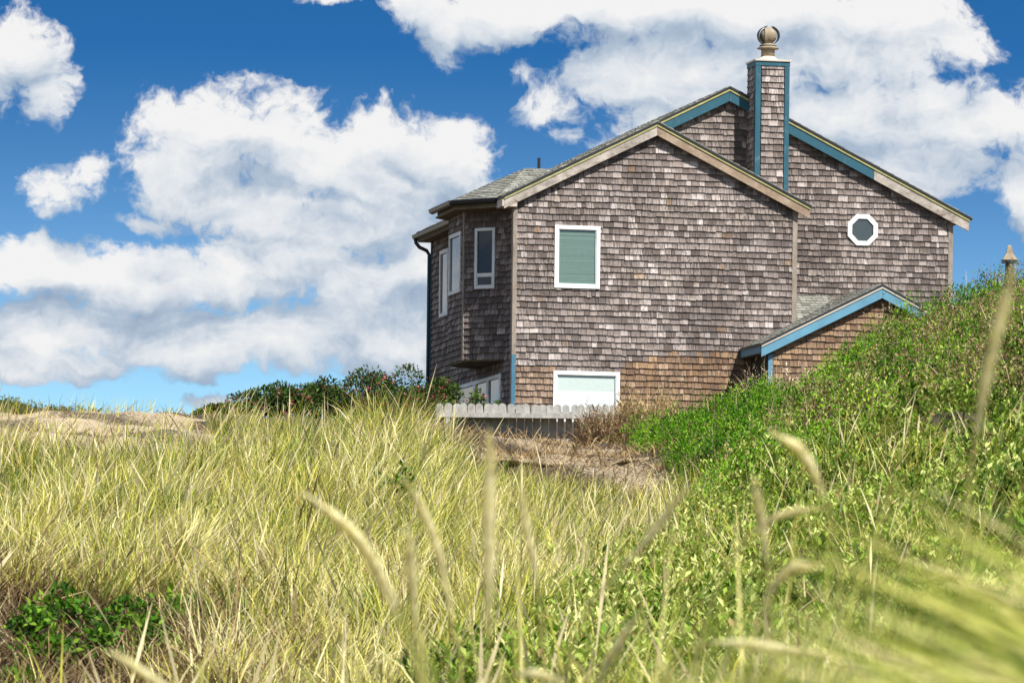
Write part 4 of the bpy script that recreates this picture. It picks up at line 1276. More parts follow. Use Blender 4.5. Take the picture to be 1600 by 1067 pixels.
GRASS = [(0.0, (0.07, 0.15, 0.014)), (0.25, (0.25, 0.34, 0.035)), (0.5, (0.58, 0.56, 0.075)), (0.75, (0.80, 0.71, 0.19)), (1.0, (0.92, 0.85, 0.42))]
BROWN = np.array([0.24, 0.155, 0.08])


def px_border(gpy):      # column where the tall grass ends and the leafy slope begins
    return np.interp(gpy - 45, [640, 690, 740, 790, 860, 920, 1000, 1100], [1000, 1060, 1110, 1075, 975, 890, 810, 690])


def dune_grass():
    nc = 4300
    D = np.concatenate([rng.uniform(31, 60, int(nc * 0.72)), rng.uniform(58, 84, nc - int(nc * 0.72))])
    px = rng.uniform(-260, 1180, len(D))
    x, y = P_xyD(px, D)
    g = gpix(px, D)
    keep = px < px_border(g) + 26 * snoise(x, y, 2.2, 3)
    keep &= ~((px < 335) & (D > 64)) & ~((D > 80.5) & (px > 640)) & (D < 86)
    # thin around the leafy hollow at lower left
    ne = 2400
    De = rng.uniform(17, 33, ne); pe = rng.uniform(-900, 2700, ne); xe, ye = P_xyD(pe, De); ge = gpix(pe, De)
    ke = (De < 20.5) | (pe < -260) | (pe > 1950)
    D, px, x, y, g = np.concatenate([D, De[ke]]), np.concatenate([px, pe[ke]]), np.concatenate([x, xe[ke]]), np.concatenate([y, ye[ke]]), np.concatenate([g, ge[ke]])
    keep = np.concatenate([keep, np.ones(ke.sum(), bool)])
    nl = 700
    De = rng.uniform(30, 80, nl); pe = rng.uniform(-800, -255, nl); xe, ye = P_xyD(pe, De)
    D, px, x, y, g = np.concatenate([D, De]), np.concatenate([px, pe]), np.concatenate([x, xe]), np.concatenate([y, ye]), np.concatenate([g, gpix(pe, De)])
    keep = np.concatenate([keep, np.ones(nl, bool)])
    nr = 2600
    Dr = rng.uniform(30, 62, nr); pr = rng.uniform(700, 1900, nr); xr, yr = P_xyD(pr, Dr); gr_ = gpix(pr, Dr)
    kr = (pr > px_border(gr_)) & (snoise(xr, yr, 1.4, 91) + rng.normal(0, 0.25, nr) > 0.34) & (Dr < 57)
    D, px, x, y, g = np.concatenate([D, Dr[kr]]), np.concatenate([px, pr[kr]]), np.concatenate([x, xr[kr]]), np.concatenate([y, yr[kr]]), np.concatenate([g, gr_[kr]])
    keep = np.concatenate([keep, np.ones(kr.sum(), bool)])
    hol = np.maximum(px - 40, (40 - px) * 0.8) / 255 + (D < 28) * 3 + np.maximum(0, 985 - g) / 40 + 0.12 * snoise(x, y, 4.0, 77)
    keep &= (hol > 1) | (rng.random(len(D)) < 0.07)
    keep &= (snoise(x, y, 1.6, 5) > -0.85) | (rng.random(len(D)) < 0.4)
    px, D, x, y, g, hol = px[keep], D[keep], x[keep], y[keep], g[keep], hol[keep]
    n = len(px)
    k = np.where(D < 60, rng.integers(16, 46, n), rng.integers(14, 32, n))
    ci = np.repeat(np.arange(n), k); m = len(ci)
    ct = 0.52 + 0.24 * snoise(x, y, 0.9, 8) + 0.24 * snoise(x, y, 3.0, 9) + 0.26 * snoise(x, y, 8.5, 10) + rng.normal(0, 0.20, n)
    ct += np.interp(g, [680, 800, 900, 1060], [-0.05, -0.06, 0.06, 0.16])
    dead = rng.random(n) < np.where(hol < 1.8, 0.55, 0.07)
    a = rng.uniform(0, 2 * np.pi, m); r = 0.115 * np.sqrt(rng.random(m))
    bx = x[ci] + r * np.cos(a); by = y[ci] + r * np.sin(a)
    bz = height(bx, by) - 0.03
    wind = 0.12 + 0.16 * snoise(x, y, 1.3, 12) + 0.22 * snoise(x, y, 6.0, 14)
    lx = np.cos(a) * r / 0.115 * 0.36 + wind[ci] + rng.normal(0, 0.20, m); ly = np.sin(a) * r / 0.115 * 0.36 + rng.normal(0, 0.18, m) - 0.04
    head = np.arctan2(ly, lx); lean = np.clip(np.hypot(lx, ly), 0, 0.8)
    length = np.clip(rng.normal(0.46, 0.13, m), 0.15, 0.9) * np.interp(D[ci], [30, 45, 60, 85], [0.85, 0.95, 1.0, 0.85])
    tuft = 1 + 0.22 * snoise(x, y, 3.2, 21) + 0.26 * snoise(x, y, 7.5, 22) + np.where((px > 560) & (px < 720) & (D > 62), 0.55, 0)
    length *= tuft[ci]
    bend = np.abs(rng.normal(0.45, 0.4, m)); bend = np.where(rng.random(m) < 0.12, bend + 1.0, bend)
    bend[dead[ci]] += 0.7
    width = rng.uniform(0.0055, 0.0105, m)
    sh = rng.random(m) < 0.035
    length[sh] *= 1.25; bend[sh] *= 0.4
    t = np.clip(ct[ci] + rng.normal(0, 0.22, m), 0, 1)
    c0 = lerp_cols(GRASS, t); c0[sh] = np.array([0.72, 0.62, 0.36]) * rng.uniform(0.8, 1.05, (sh.sum(), 1))
    c0 *= rng.uniform(0.55, 1.2, (m, 1))
    dd = dead[ci] & (rng.random(m) < 0.8)
    c0[dd] = BROWN * rng.uniform(0.5, 1.9, (dd.sum(), 1))
    S = 4
    lev = np.linspace(0, 1, S + 1)
    # dead brown sheaths, lower blade darkened further as painted shade in gaps, tips bleached
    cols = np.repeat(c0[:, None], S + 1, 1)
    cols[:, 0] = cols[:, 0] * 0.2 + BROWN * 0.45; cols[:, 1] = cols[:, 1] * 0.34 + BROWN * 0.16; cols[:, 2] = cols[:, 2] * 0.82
    cols[:, -1] = cols[:, -1] * 0.7 + np.array([0.62, 0.52, 0.26]) * 0.3
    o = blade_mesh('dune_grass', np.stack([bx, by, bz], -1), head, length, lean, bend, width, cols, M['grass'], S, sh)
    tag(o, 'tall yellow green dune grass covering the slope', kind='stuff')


dune_grass()


def thatch():
    """dry matted roots and straw on the sandy bank and below the grass"""
    n = 11000
    px = rng.uniform(640, 1160, n); D = rng.uniform(81.5, 99, n)
    k = (np.abs(D - 84) < 2.2) | (rng.random(n) < 0.45)
    px, D = px[k], D[k]
    n2 = 9000
    px = np.concatenate([px, rng.uniform(-200, 380, n2)]); D = np.concatenate([D, rng.uniform(31, 43, n2)])
    n3 = 1800
    px = np.concatenate([px, rng.uniform(-150, 340, n3)]); D = np.concatenate([D, rng.uniform(60, 96, n3)])
    x, y = P_xyD(px, D); n = len(x)
    far = D > 80
    c = lerp_cols([(0, (0.10, 0.06, 0.03)), (0.4, (0.26, 0.17, 0.085)), (0.7, (0.42, 0.30, 0.15)), (1, (0.60, 0.48, 0.27))], np.clip(rng.normal(0.45, 0.27, n), 0, 1))
    near_ = D < 50
    c[near_] *= rng.uniform(0.2, 0.75, (near_.sum(), 1))
    o = blade_mesh('dry_thatch', np.stack([x, y, height(x, y) + rng.uniform(-0.02, 0.04, n)], -1), rng.uniform(0, 6.28, n), rng.uniform(0.12, 0.42, n), rng.uniform(0.6, 1.5, n),
                   rng.uniform(-0.2, 1.2, n), rng.uniform(0.006, 0.016, n), c, M['twig'])
    tag(o, 'dry matted straw and roots on the sandy bank', kind='stuff')


thatch()
bank_ledge()


def leaf_clumps(cx, cy, rad, hgt, per, lmin, lmax, ratio, colf, name, label, up=0.5, jitter=0.75, mat='leaf'):
    n = len(cx); per = per // 7                             # sprigs of seven leaves
    si = np.repeat(np.arange(n), per); k = len(si)
    th = rng.uniform(0, 2 * np.pi, k); cz = rng.uniform(-0.15, 1, k)
    rr = rng.uniform(0.5, 1.0, k) ** 0.6 * (1 + 0.16 * np.sin(3 * th + si) + 0.12 * np.sin(5 * th + 2.3 * si))
    ci = np.repeat(si, 7); m = len(ci); sp = np.repeat(rng.normal(0, 1, k), 7)
    th = np.repeat(th, 7) + rng.normal(0, 0.10, m); cz = np.repeat(cz, 7) + rng.normal(0, 0.08, m); rr = np.repeat(rr, 7) + rng.uniform(-0.02, 0.10, m)
    sr = np.sqrt(1 - np.clip(cz, 0, 1) ** 2)
    nx, ny, nz = sr * np.cos(th), sr * np.sin(th), np.clip(cz, -0.1, 1)
    X = cx[ci] + nx * rad[ci] * rr; Y = cy[ci] + ny * rad[ci] * rr
    Z = height(cx[ci], cy[ci]) * 0.5 + height(X, Y) * 0.5 + nz * hgt[ci] * rr
    nrm = np.stack([nx, ny, nz + up], -1) + rng.normal(0, jitter, (m, 3)) * 0.5
    d = np.stack([nx, ny, nz], -1) * 0.6 + rng.normal(0, 0.7, (m, 3)) + np.array([0, 0, 0.25])
    L = rng.uniform(lmin, lmax, m); W = L * rng.uniform(ratio * 0.8, ratio * 1.2, m)
    cols = colf(X, Y, ci, sp, m)
    o = leaf_mesh(name, np.stack([X, Y, Z], -1), d, nrm, L, W, cols, M[mat])
    tag(o, label, kind='stuff')
    return o


def hill_cover():
    n = 6000
    D = rng.uniform(56, 99, n) ; px = rng.uniform(930, 2300, n)
    x, y = P_xyD(px, D); g = gpix(px, D)
    keep = px > np.where(D < 84, px_border(g) + 20, 985 + (D < 90) * 40)
    keep &= rng.random(n) < np.interp(D, [56, 66, 99], [0.70, 0.50, 0.38])
    keep &= ~((px < 1110) & (D < 92) & (g > 680) & (D > 80))
    x, y, D, px = x[keep], y[keep], D[keep], px[keep]; n = len(x)
    nm = 120                                                   # low mound of green beside the fence
    Dm = rng.uniform(80, 95, nm); pm = rng.uniform(975, 1190, nm); pm = np.maximum(pm, 985 + (94 - Dm) * 8 + rng.uniform(-8, 12, nm))
    xm, ym = P_xyD(pm, Dm)
    x, y, D, px = np.concatenate([x, xm]), np.concatenate([y, ym]), np.concatenate([D, Dm]), np.concatenate([px, pm]); n = len(x)
    rad = rng.uniform(0.22, 0.52, n); hgt = rng.uniform(0.16, 0.62, n) * np.interp(px, [980, 1150, 1400], [0.8, 0.85, 1.0]); hgt[-nm:] = rng.uniform(0.3, 0.62, nm)
    dry = (0.5 + 0.42 * snoise(x, y, 1.15, 31) + rng.normal(0, 0.22, n))
    dry = dry + np.interp(px, [1000, 1250, 1400, 1600], [-0.35, -0.1, 0.12, 0.08]) + np.interp(D, [56, 70, 80, 99], [0.05, 0.12, -0.1, -0.3])
    isdry = dry > 0.61; isdry[-nm:] = False
    tn = 0.46 + 0.30 * snoise(x, y, 1.5, 33) + rng.normal(0, 0.22, n)

    def colf(X, Y, ci, rr, m):
        t = np.clip(tn[ci] + 0.17 * rr + rng.normal(0, 0.08, m), 0, 1)
        c = lerp_cols([(0, (0.014, 0.048, 0.005)), (0.35, (0.062, 0.19, 0.008)), (0.7, (0.165, 0.385, 0.014)), (1, (0.36, 0.54, 0.045))], t)
        dd = isdry[ci] & (rng.random(m) < 0.75) | (rng.random(m) < 0.02)
        c[dd] = lerp_cols([(0, (0.10, 0.065, 0.035)), (0.5, (0.30, 0.215, 0.11)), (1, (0.50, 0.40, 0.22))], rng.random(dd.sum()))
        return c
    leaf_clumps(x, y, rad, hgt, 280, 0.028, 0.062, 0.42, colf, 'shrub_cover', 'low dense green and browned shrubs covering the right hand hill')
    # upright dead stems poking out
    m = 1600
    i = rng.integers(0, n, m)
    X = x[i] + rng.normal(0, 0.3, m); Y = y[i] + rng.normal(0, 0.3, m)
    c = lerp_cols([(0, (0.16, 0.10, 0.06)), (0.6, (0.36, 0.27, 0.15)), (1, (0.58, 0.49, 0.31))], rng.random(m))
    o = blade_mesh('dead_stems', np.stack([X, Y, height(X, Y) + 0.1], -1), rng.uniform(0, 6.28, m), rng.uniform(0.25, 0.62, m), np.abs(rng.normal(0.15, 0.25, m)), np.abs(rng.normal(0.2, 0.4, m)),
                   rng.uniform(0.006, 0.012, m), c, M['twig'])
    tag(o, 'thin dry stems standing among the hill shrubs', kind='stuff')


hill_cover()


def leafy_slope():
    n = 6600
    D = rng.uniform(28, 70, n); px = rng.uniform(640, 2450, n)
    x, y = P_xyD(px, D); g = gpix(px, D)
    keep = px > px_border(g) + 26 * snoise(x, y, 2.2, 3) - 8
    keep &= rng.random(n) < np.interp(D, [30, 60, 70], [0.85, 0.8, 0.3])
    x, y, D, px = x[keep], y[keep], D[keep], px[keep]; n = len(x)
    tone_c = 0.42 + 0.34 * snoise(x, y, 1.5, 51) + 0.12 * snoise(x, y, 4.0, 52) + rng.normal(0, 0.15, n)
    keepd = (snoise(x, y, 2.6, 53) > -0.62) | (rng.random(n) < 0.35)
    x, y, D, px, tone_c = x[keepd], y[keepd], D[keepd], px[keepd], tone_c[keepd]; n = len(x)
    per = rng.integers(4, 8, n)
    si = np.repeat(np.arange(n), per); m = len(si)          # stems
    sx = x[si] + rng.normal(0, 0.12, m); sy = y[si] + rng.normal(0, 0.12, m); sz = height(sx, sy)
    h = rng.uniform(0.20, 0.48, m); lx, ly = rng.normal(0.0, 0.25, m), rng.normal(-0.1, 0.25, m)
    o = blade_mesh('leafy_stems', np.stack([sx, sy, sz], -1), np.arctan2(ly, lx), h * 1.03, np.hypot(lx, ly), np.zeros(m), np.full(m, 0.007), np.repeat(np.array([[0.16, 0.15, 0.05]]), m, 0), M['leaf'])
    tag(o, 'thin stems of the leafy plants on the right slope', kind='stuff')
    k = 15
    li = np.repeat(np.arange(m), k); q = len(li)
    f = rng.uniform(0.3, 1.0, q)
    lean = np.hypot(lx, ly)[li]; ang = np.arctan2(ly, lx)[li]
    px_ = sx[li] + np.cos(ang) * np.sin(lean) * h[li] * f; py_ = sy[li] + np.sin(ang) * np.sin(lean) * h[li] * f; pz_ = sz[li] + np.cos(lean) * h[li] * f
    a = rng.uniform(0, 2 * np.pi, q); el = rng.uniform(0.1, 0.9, q) + f * 0.3
    d = np.stack([np.cos(a) * np.cos(el), np.sin(a) * np.cos(el), np.sin(el)], -1)
    nr = np.stack([-np.cos(a) * np.sin(el), -np.sin(a) * np.sin(el), np.cos(el)], -1) + rng.normal(0, 0.3, (q, 3))
    t = np.clip(tone_c[si][li] + (f - 0.6) * 0.6 + np.repeat(rng.normal(0, 0.17, m), k) + rng.normal(0, 0.08, q), 0, 1)
    c = lerp_cols([(0, (0.035, 0.085, 0.010)), (0.35, (0.12, 0.23, 0.022)), (0.7, (0.32, 0.43, 0.06)), (1, (0.62, 0.66, 0.24))], t)
    br = rng.random(q) < 0.05
    c[br] = np.array([0.34, 0.24, 0.10]) * rng.uniform(0.6, 1.3, (br.sum(), 1))
    L = rng.uniform(0.04, 0.085, q) * np.repeat(rng.uniform(0.7, 1.25, m), k)
    o = leaf_mesh('leaf_cover', np.stack([px_, py_, pz_], -1), d, nr, L, L * rng.uniform(0.3, 0.46, q), c, M['leaf'])
    tag(o, 'pale green leafy plants covering the lower right slope', kind='stuff')


leafy_slope()


def mound_cover():
    n = 260
    D = rng.uniform(92, 100, n); px = rng.uniform(-260, 150, n)
    keep = rng.random(n) < np.interp(px, [-260, 60, 150], [1, 0.9, 0.2])
    D, px = D[keep], px[keep]; x, y = P_xyD(px, D); n = len(x)

    def colf(X, Y, ci, rr, m):
        c = lerp_cols([(0, (0.05, 0.06, 0.02)), (0.5, (0.11, 0.16, 0.03)), (0.85, (0.22, 0.24, 0.06)), (1, (0.35, 0.26, 0.12))], rng.random(m))
        ye = rng.random(m) < 0.012; c[ye] = (0.7, 0.52, 0.03)
        return c
    leaf_clumps(x, y, rng.uniform(0.2, 0.4, n), rng.uniform(0.06, 0.16, n), 110, 0.03, 0.07, 0.3, colf, 'mound_cover', 'low green plants on the sand crest at left')
    m = 1700
    D = rng.uniform(62, 100, m); px = rng.uniform(-200, 345, m); keep = rng.random(m) < np.interp(D, [62, 80, 92, 100], [0.6, 0.12, 0.4, 0.4]); D, px = D[keep], px[keep]; m = len(D)
    x, y = P_xyD(px, D)
    c = lerp_cols(GRASS, np.clip(rng.normal(0.5, 0.25, m), 0, 1))
    o = blade_mesh('crest_grass', np.stack([x, y, height(x, y)], -1), rng.uniform(-1.2, 1.2, m), rng.uniform(0.12, 0.42, m), np.abs(rng.normal(0.2, 0.2, m)), np.abs(rng.normal(0.4, 0.3, m)), rng.uniform(0.007, 0.012, m), c, M['grass'])
    tag(o, 'scattered thin grass on the sand crest', kind='stuff')


mound_cover()


# ------------------------------------------------------------------ single shrubs
def crown_leaves(name, parent, rx, rz, count, lsz, cols, nl=7, mat='leaf', ratio=0.5):
    """uneven crown made of several overlapping lobes of leaf sized faces"""
    lobes = [(q_ * rx, 0.0, rz * 0.22, rx * 0.42, rz * 0.26) for q_ in (-0.55, 0.0, 0.55)]
    for i in range(nl):
        a = rng.uniform(0, 2 * np.pi); q = rng.uniform(0.15, 0.62)
        lobes.append((np.cos(a) * rx * q, np.sin(a) * rx * q * 0.8, rz * rng.uniform(0.22, 0.66), rx * rng.uniform(0.38, 0.56), rz * rng.uniform(0.30, 0.42)))
    lobes = np.array(lobes); li = rng.integers(0, len(lobes), count)
    v = rng.normal(0, 1, (count, 3)); v /= np.linalg.norm(v, axis=1, keepdims=True); v[:, 2] = np.where(v[:, 2] < -0.4, -v[:, 2], v[:, 2])
    rr = rng.uniform(0.5, 1.06, count) ** 0.5
    p = np.stack([lobes[li, 0] + v[:, 0] * lobes[li, 3] * rr, lobes[li, 1] + v[:, 1] * lobes[li, 3] * rr, np.maximum(0.02, lobes[li, 2] + v[:, 2] * lobes[li, 4] * rr)], -1)
    d = v * 0.6 + rng.normal(0, 0.6, (count, 3)); L = rng.uniform(lsz * 0.7, lsz * 1.3, count)
    o = leaf_mesh(name, p, d, v + rng.normal(0, 0.4, (count, 3)) + np.array([0, 0, 0.3]), L, L * rng.uniform(ratio * .8, ratio * 1.2, count), cols(count), M[mat], parent)
    return o, lobes


def stems(parent, rx, rz, k, col, name='stem', rad=0.016):
    for i in range(k):
        a = rng.uniform(0, 6.28); q = rng.uniform(0.15, 0.5)
        b = MB(); b.tube([Vector((0.03 * math.cos(a), 0.03 * math.sin(a), -0.08)), Vector((rx * q * 0.5 * math.cos(a), rx * q * 0.5 * math.sin(a), rz * 0.3)), Vector((rx * q * math.cos(a + .2), rx * q * math.sin(a + .2), rz * 0.72))], [rad, rad * 0.75, rad * 0.4], 6, (*col, 1))
        b.build(name, M['twig'], parent, smooth=True)


HEDGE = [  # px, top row, half width px, distance, blossom share, label
    (346, 632, 52, 103.0, 0.04, 'small dark shrub at the left tip of the hedge, lowest of the row'),
    (420, 600, 70, 104.5, 0.10, 'rounded dark shrub with few red blossoms, second from the hedge tip'),
    (500, 592, 60, 106.5, 0.0, 'plain green shrub without blossoms in the middle of the hedge'),
    (590, 576, 76, 104.5, 0.16, 'tallest widest hedge shrub dotted with pink blossoms'),
    (652, 588, 54, 102.5, 0.12, 'pink flowering shrub between the tallest shrub and the house'),
    (697, 581, 44, 103.5, 0.08, 'shrub with pink top standing against the dark left house wall'),
    (738, 610, 30, 101.5, 0.03, 'bright green shrub behind the left fence pickets under the bay'),
    (772, 625, 20, 101.0, 0.00, 'tiny green shrub behind the pickets beside the blue corner board'),
]


def hedge():
    for (px, top, hw, D, fl, label) in HEDGE:
        k = D / FPX
        x, y = P_xyD(px, D); z = float(height(x, y))
        r = hw * k; H = ray(px, top).z * D - z
        root = empty('flowering_shrub', (x, y, z)); tag(root, label, 'shrub', 'shrubs of the hedge left of the house')
        br = 0.25 if px > 720 else 0.0

        def cols(m):
            c = lerp_cols([(0, (0.018, 0.034, 0.010)), (0.5, (0.045, 0.088, 0.018)), (0.85, (0.095, 0.17, 0.03)), (1, (0.17, 0.24, 0.06))], np.clip(rng.normal(0.45 + br, 0.25, m), 0, 1))
            dd = rng.random(m) < 0.06; c[dd] = np.array([0.13, 0.055, 0.035]) * rng.uniform(0.6, 1.4, (dd.sum(), 1))
            return c
        cr, lobes = crown_leaves('foliage', root, r, H, int(2900 * (hw / 50) ** 1.6) + 600, 0.075, cols, nl=max(5, int(hw / 5)))
        stems(root, r, H, 4, (0.10, 0.07, 0.05))
        nf = int(fl * 900 * hw / 50)
        if nf:
            li = rng.integers(0, len(lobes), nf)
            v = rng.normal(0, 1, (nf, 3)); v[:, 1] -= 0.7; v /= np.linalg.norm(v, axis=1, keepdims=True)
            p = np.stack([lobes[li, 0] + v[:, 0] * lobes[li, 3] * 1.06, lobes[li, 1] + v[:, 1] * lobes[li, 3] * 1.06, np.maximum(0.1, lobes[li, 2] + v[:, 2] * lobes[li, 4] * 1.06)], -1)
            p = np.repeat(p, 4, 0) + rng.normal(0, 0.022, (nf * 4, 3))
            c = lerp_cols([(0, (0.30, 0.035, 0.055)), (0.6, (0.46, 0.10, 0.13)), (1, (0.6, 0.27, 0.27))], rng.random(nf * 4))
            d = rng.normal(0, 1, (nf * 4, 3)); L = rng.uniform(0.03, 0.055, nf * 4)
            o = leaf_mesh('blossoms', p, d, rng.normal(0, 1, (nf * 4, 3)), L, L * 0.8, c, M['leaf'], root); o['kind'] = 'stuff'


hedge()


def twig_bush(px, gy, top, hw, D, label, n, cstops, lean=0.0, leafy=0.0, name='dry_bush'):
    k = D / FPX
    x, y = P_xyD(px, D); z = float(height(x, y)); r = hw * k; H = ray(px, top).z * D - z
    root = empty(name, (x, y, z)); tag(root, label, 'bush')
    a = rng.uniform(0, 6.28, n); q = np.sqrt(rng.random(n))
    base = np.stack([np.cos(a) * q * r * 0.75, np.sin(a) * q * r * 0.6, -0.04 + np.zeros(n)], -1)
    c = lerp_cols(cstops, np.clip(rng.normal(0.5, 0.28, n), 0, 1))
    L = H * np.clip(rng.normal(0.78, 0.22, n), 0.25, 1.2) * (1 - 0.45 * q ** 2)
    o = blade_mesh('twigs', base, a + rng.normal(0, 0.9, n), L, np.abs(rng.normal(0.22, 0.25, n)) + q * 0.35, rng.normal(0.2, 0.5, n), rng.uniform(0.006, 0.012, n), c, M['twig'], parent=root)
    o['kind'] = 'stuff'
    # short side shoots
    m = n * 4; i = rng.integers(0, n, m); f = rng.uniform(0.3, 0.95, m)
    b2 = base[i] + np.stack([np.cos(a[i]) * 0.25 * L[i] * f, np.sin(a[i]) * 0.25 * L[i] * f, L[i] * f * 0.9], -1)
    c2 = lerp_cols(cstops, np.clip(rng.normal(0.5, 0.3, m), 0, 1))
    gi = rng.random(m) < leafy; c2[gi] = np.array([0.10, 0.14, 0.03]) * rng.uniform(0.6, 1.6, (gi.sum(), 1))
    d = rng.normal(0, 0.6, (m, 3)) + np.array([0, 0, 0.7]); Lr = rng.uniform(0.05, 0.13, m)
    o = leaf_mesh('shoots', b2, d, rng.normal(0, 1, (m, 3)), Lr, Lr * 0.20, c2, M['twig'], parent=root); o['kind'] = 'stuff'
    stems(root, r, H, 3, (0.2, 0.13, 0.08))


TAN = [(0, (0.12, 0.075, 0.035)), (0.4, (0.38, 0.26, 0.12)), (0.75, (0.56, 0.43, 0.21)), (1, (0.70, 0.58, 0.32))]
PALE = [(0, (0.28, 0.19, 0.12)), (0.5, (0.52, 0.40, 0.27)), (1, (0.72, 0.6, 0.44))]
twig_bush(948, 690, 618, 58, 95.2, 'dull brown dry bush hiding the right end of the picket fence', 1100, [(0, (0.07, 0.042, 0.025)), (0.5, (0.26, 0.165, 0.09)), (1, (0.48, 0.35, 0.2))], leafy=0.10)
twig_bush(1005, 690, 590, 56, 95.8, 'tan dry bush with upright stems right of the wide lower window', 1100, TAN, leafy=0.12)
twig_bush(1205, 610, 556, 52, 97.5, 'pale leafless brush at the foot of the low gabled annex', 320, PALE)
twig_bush(1285, 590, 557, 52, 96.0, 'bleached twiggy brush in front of the brown shingled annex wall', 260, PALE)


def leafy_plant(px, D, h, r, n, label, tone0=0.4, size=0.07, group='green plants growing through the dune grass'):
    x, y = P_xyD(px, D); z = float(height(x, y))
    root = empty('leafy_plant', (x, y, z)); tag(root, label, 'plant', group)

    def cols(m):
        return lerp_cols([(0, (0.02, 0.07, 0.008)), (0.5, (0.075, 0.20, 0.014)), (1, (0.22, 0.36, 0.03))], np.clip(rng.normal(tone0, 0.36, m), 0, 1))
    crown_leaves('leaves', root, r, h, int(n * 0.6), size, cols, nl=9, ratio=0.5)[0]['kind'] = 'stuff'
    stems(root, r, h, 4, (0.16, 0.10, 0.06), rad=0.006)


leafy_plant(150, 36.6, 0.30, 0.22, 420, 'bright green plant in the middle of the dark grass hollow at lower left')
leafy_plant(70, 36.2, 0.28, 0.20, 330, 'green plant left of the middle one in the lower left hollow')
leafy_plant(240, 36.8, 0.34, 0.20, 360, 'green plant at the right edge of the lower left grass hollow')
leafy_plant(15, 34.6, 0.24, 0.20, 300, 'low green plant in the bottom left corner')
leafy_plant(200, 38.0, 0.32, 0.24, 330, 'green plant at the back of the lower left hollow under hanging straw')
leafy_plant(110, 38.2, 0.36, 0.26, 420, 'broad green plant behind the middle one in the lower left hollow')
leafy_plant(270, 38.4, 0.34, 0.26, 380, 'green plant at the upper right edge of the lower left hollow beside tall straw')
leafy_plant(45, 37.4, 0.34, 0.22, 360, 'green plant near the left picture edge in the dark hollow')
leafy_plant(618, 51.0, 0.55, 0.24, 380, 'small dark green plant alone in the tall grass below the hedge', 0.35, 0.06)

# ------------------------------------------------------------------ close grass, out of focus
def near_grass():
    # right: a windblown tussock, blades streaming left
    n = 2300
    D = rng.uniform(2.9, 5.4, n); px = rng.uniform(1590, 2350, n)
    x, y = P_xyD(px, D); z = height(x, y) + rng.uniform(-0.02, 0.03, n)
    head = np.pi + rng.normal(-0.05, 0.22, n)
    L = rng.uniform(0.28, 0.72, n) * np.interp(px, [1590, 1800, 2350], [0.55, 0.9, 1.25]) * np.interp(D, [2.9, 5.4], [0.62, 0.95])
    lean = np.clip(rng.normal(1.12, 0.18, n), 0.6, 1.5); bend = rng.normal(0.45, 0.25, n)
    # the tussock streams low over the slope: leave out blades that would stand up above it
    tx, tz, ty = x.copy(), z.copy(), y.copy(); ok = np.ones(n, bool)
    for q in range(12):
        th = lean + bend * ((q + 0.5) / 12) ** 1.6
        tx += np.cos(head) * np.sin(th) * L / 12; ty += np.sin(head) * np.sin(th) * L / 12; tz += np.cos(th) * L / 12
        ppx, ppy = 800 + tx / ty * FPX, HORIZON - tz / ty * FPX
        ok &= ppy > np.interp(ppx, [1040, 1150, 1250, 1400, 1600, 2000], [1010, 850, 755, 700, 665, 650]) + 40 * np.sin(x * 40)
    x, y, z, head, L, lean, bend = (a[ok] for a in (x, y, z, head, L, lean, bend)); n = int(ok.sum())
    w = rng.uniform(0.0035, 0.008, n)
    t = np.clip(rng.normal(0.42, 0.38, n), 0, 1)
    c = lerp_cols([(0, (0.05, 0.10, 0.010)), (0.3, (0.22, 0.29, 0.03)), (0.6, (0.50, 0.48, 0.10)), (1, (0.82, 0.73, 0.36))], t) * rng.uniform(0.8, 1.1, (n, 1))
    o = blade_mesh('near_grass', np.stack([x, y, z], -1), head, L, lean, bend, w, c, M['grass'], S=6, facing=rng.uniform(-0.5, 0.5, n))
    tag(o, 'blurred windblown grass close to the camera at right', kind='stuff')
    # centre: upright tussock
    n = 1000
    D = rng.uniform(5.0, 9.5, n); px = np.concatenate([np.clip(rng.normal(880, 230, 640), 430, 1500), rng.uniform(1150, 1750, 360)])
    x, y = P_xyD(px, D); z = height(x, y)
    L = rng.uniform(0.55, 0.92, n) + np.interp(px, [450, 900, 1400], [-0.1, 0.08, -0.02])
    head = np.where(px < 850, np.pi, 0) + rng.normal(0, 0.6, n)
    lean = np.abs(rng.normal(0.16, 0.18, n)) + np.abs(px - 880) / 2000; bend = np.abs(rng.normal(0.5, 0.45, n))
    t = np.clip(rng.normal(0.36, 0.36, n), 0, 1)
    c = lerp_cols([(0, (0.045, 0.09, 0.012)), (0.35, (0.18, 0.26, 0.03)), (0.7, (0.46, 0.45, 0.09)), (1, (0.74, 0.65, 0.28))], t)
    o = blade_mesh('near_tussock', np.stack([x, y, z], -1), head, L, lean, bend, rng.uniform(0.0035, 0.007, n), c, M['grass'], S=6, facing=rng.uniform(-0.6, 0.6, n))
    tag(o, 'blurred upright grass tussock close to the camera', kind='stuff')


near_grass()

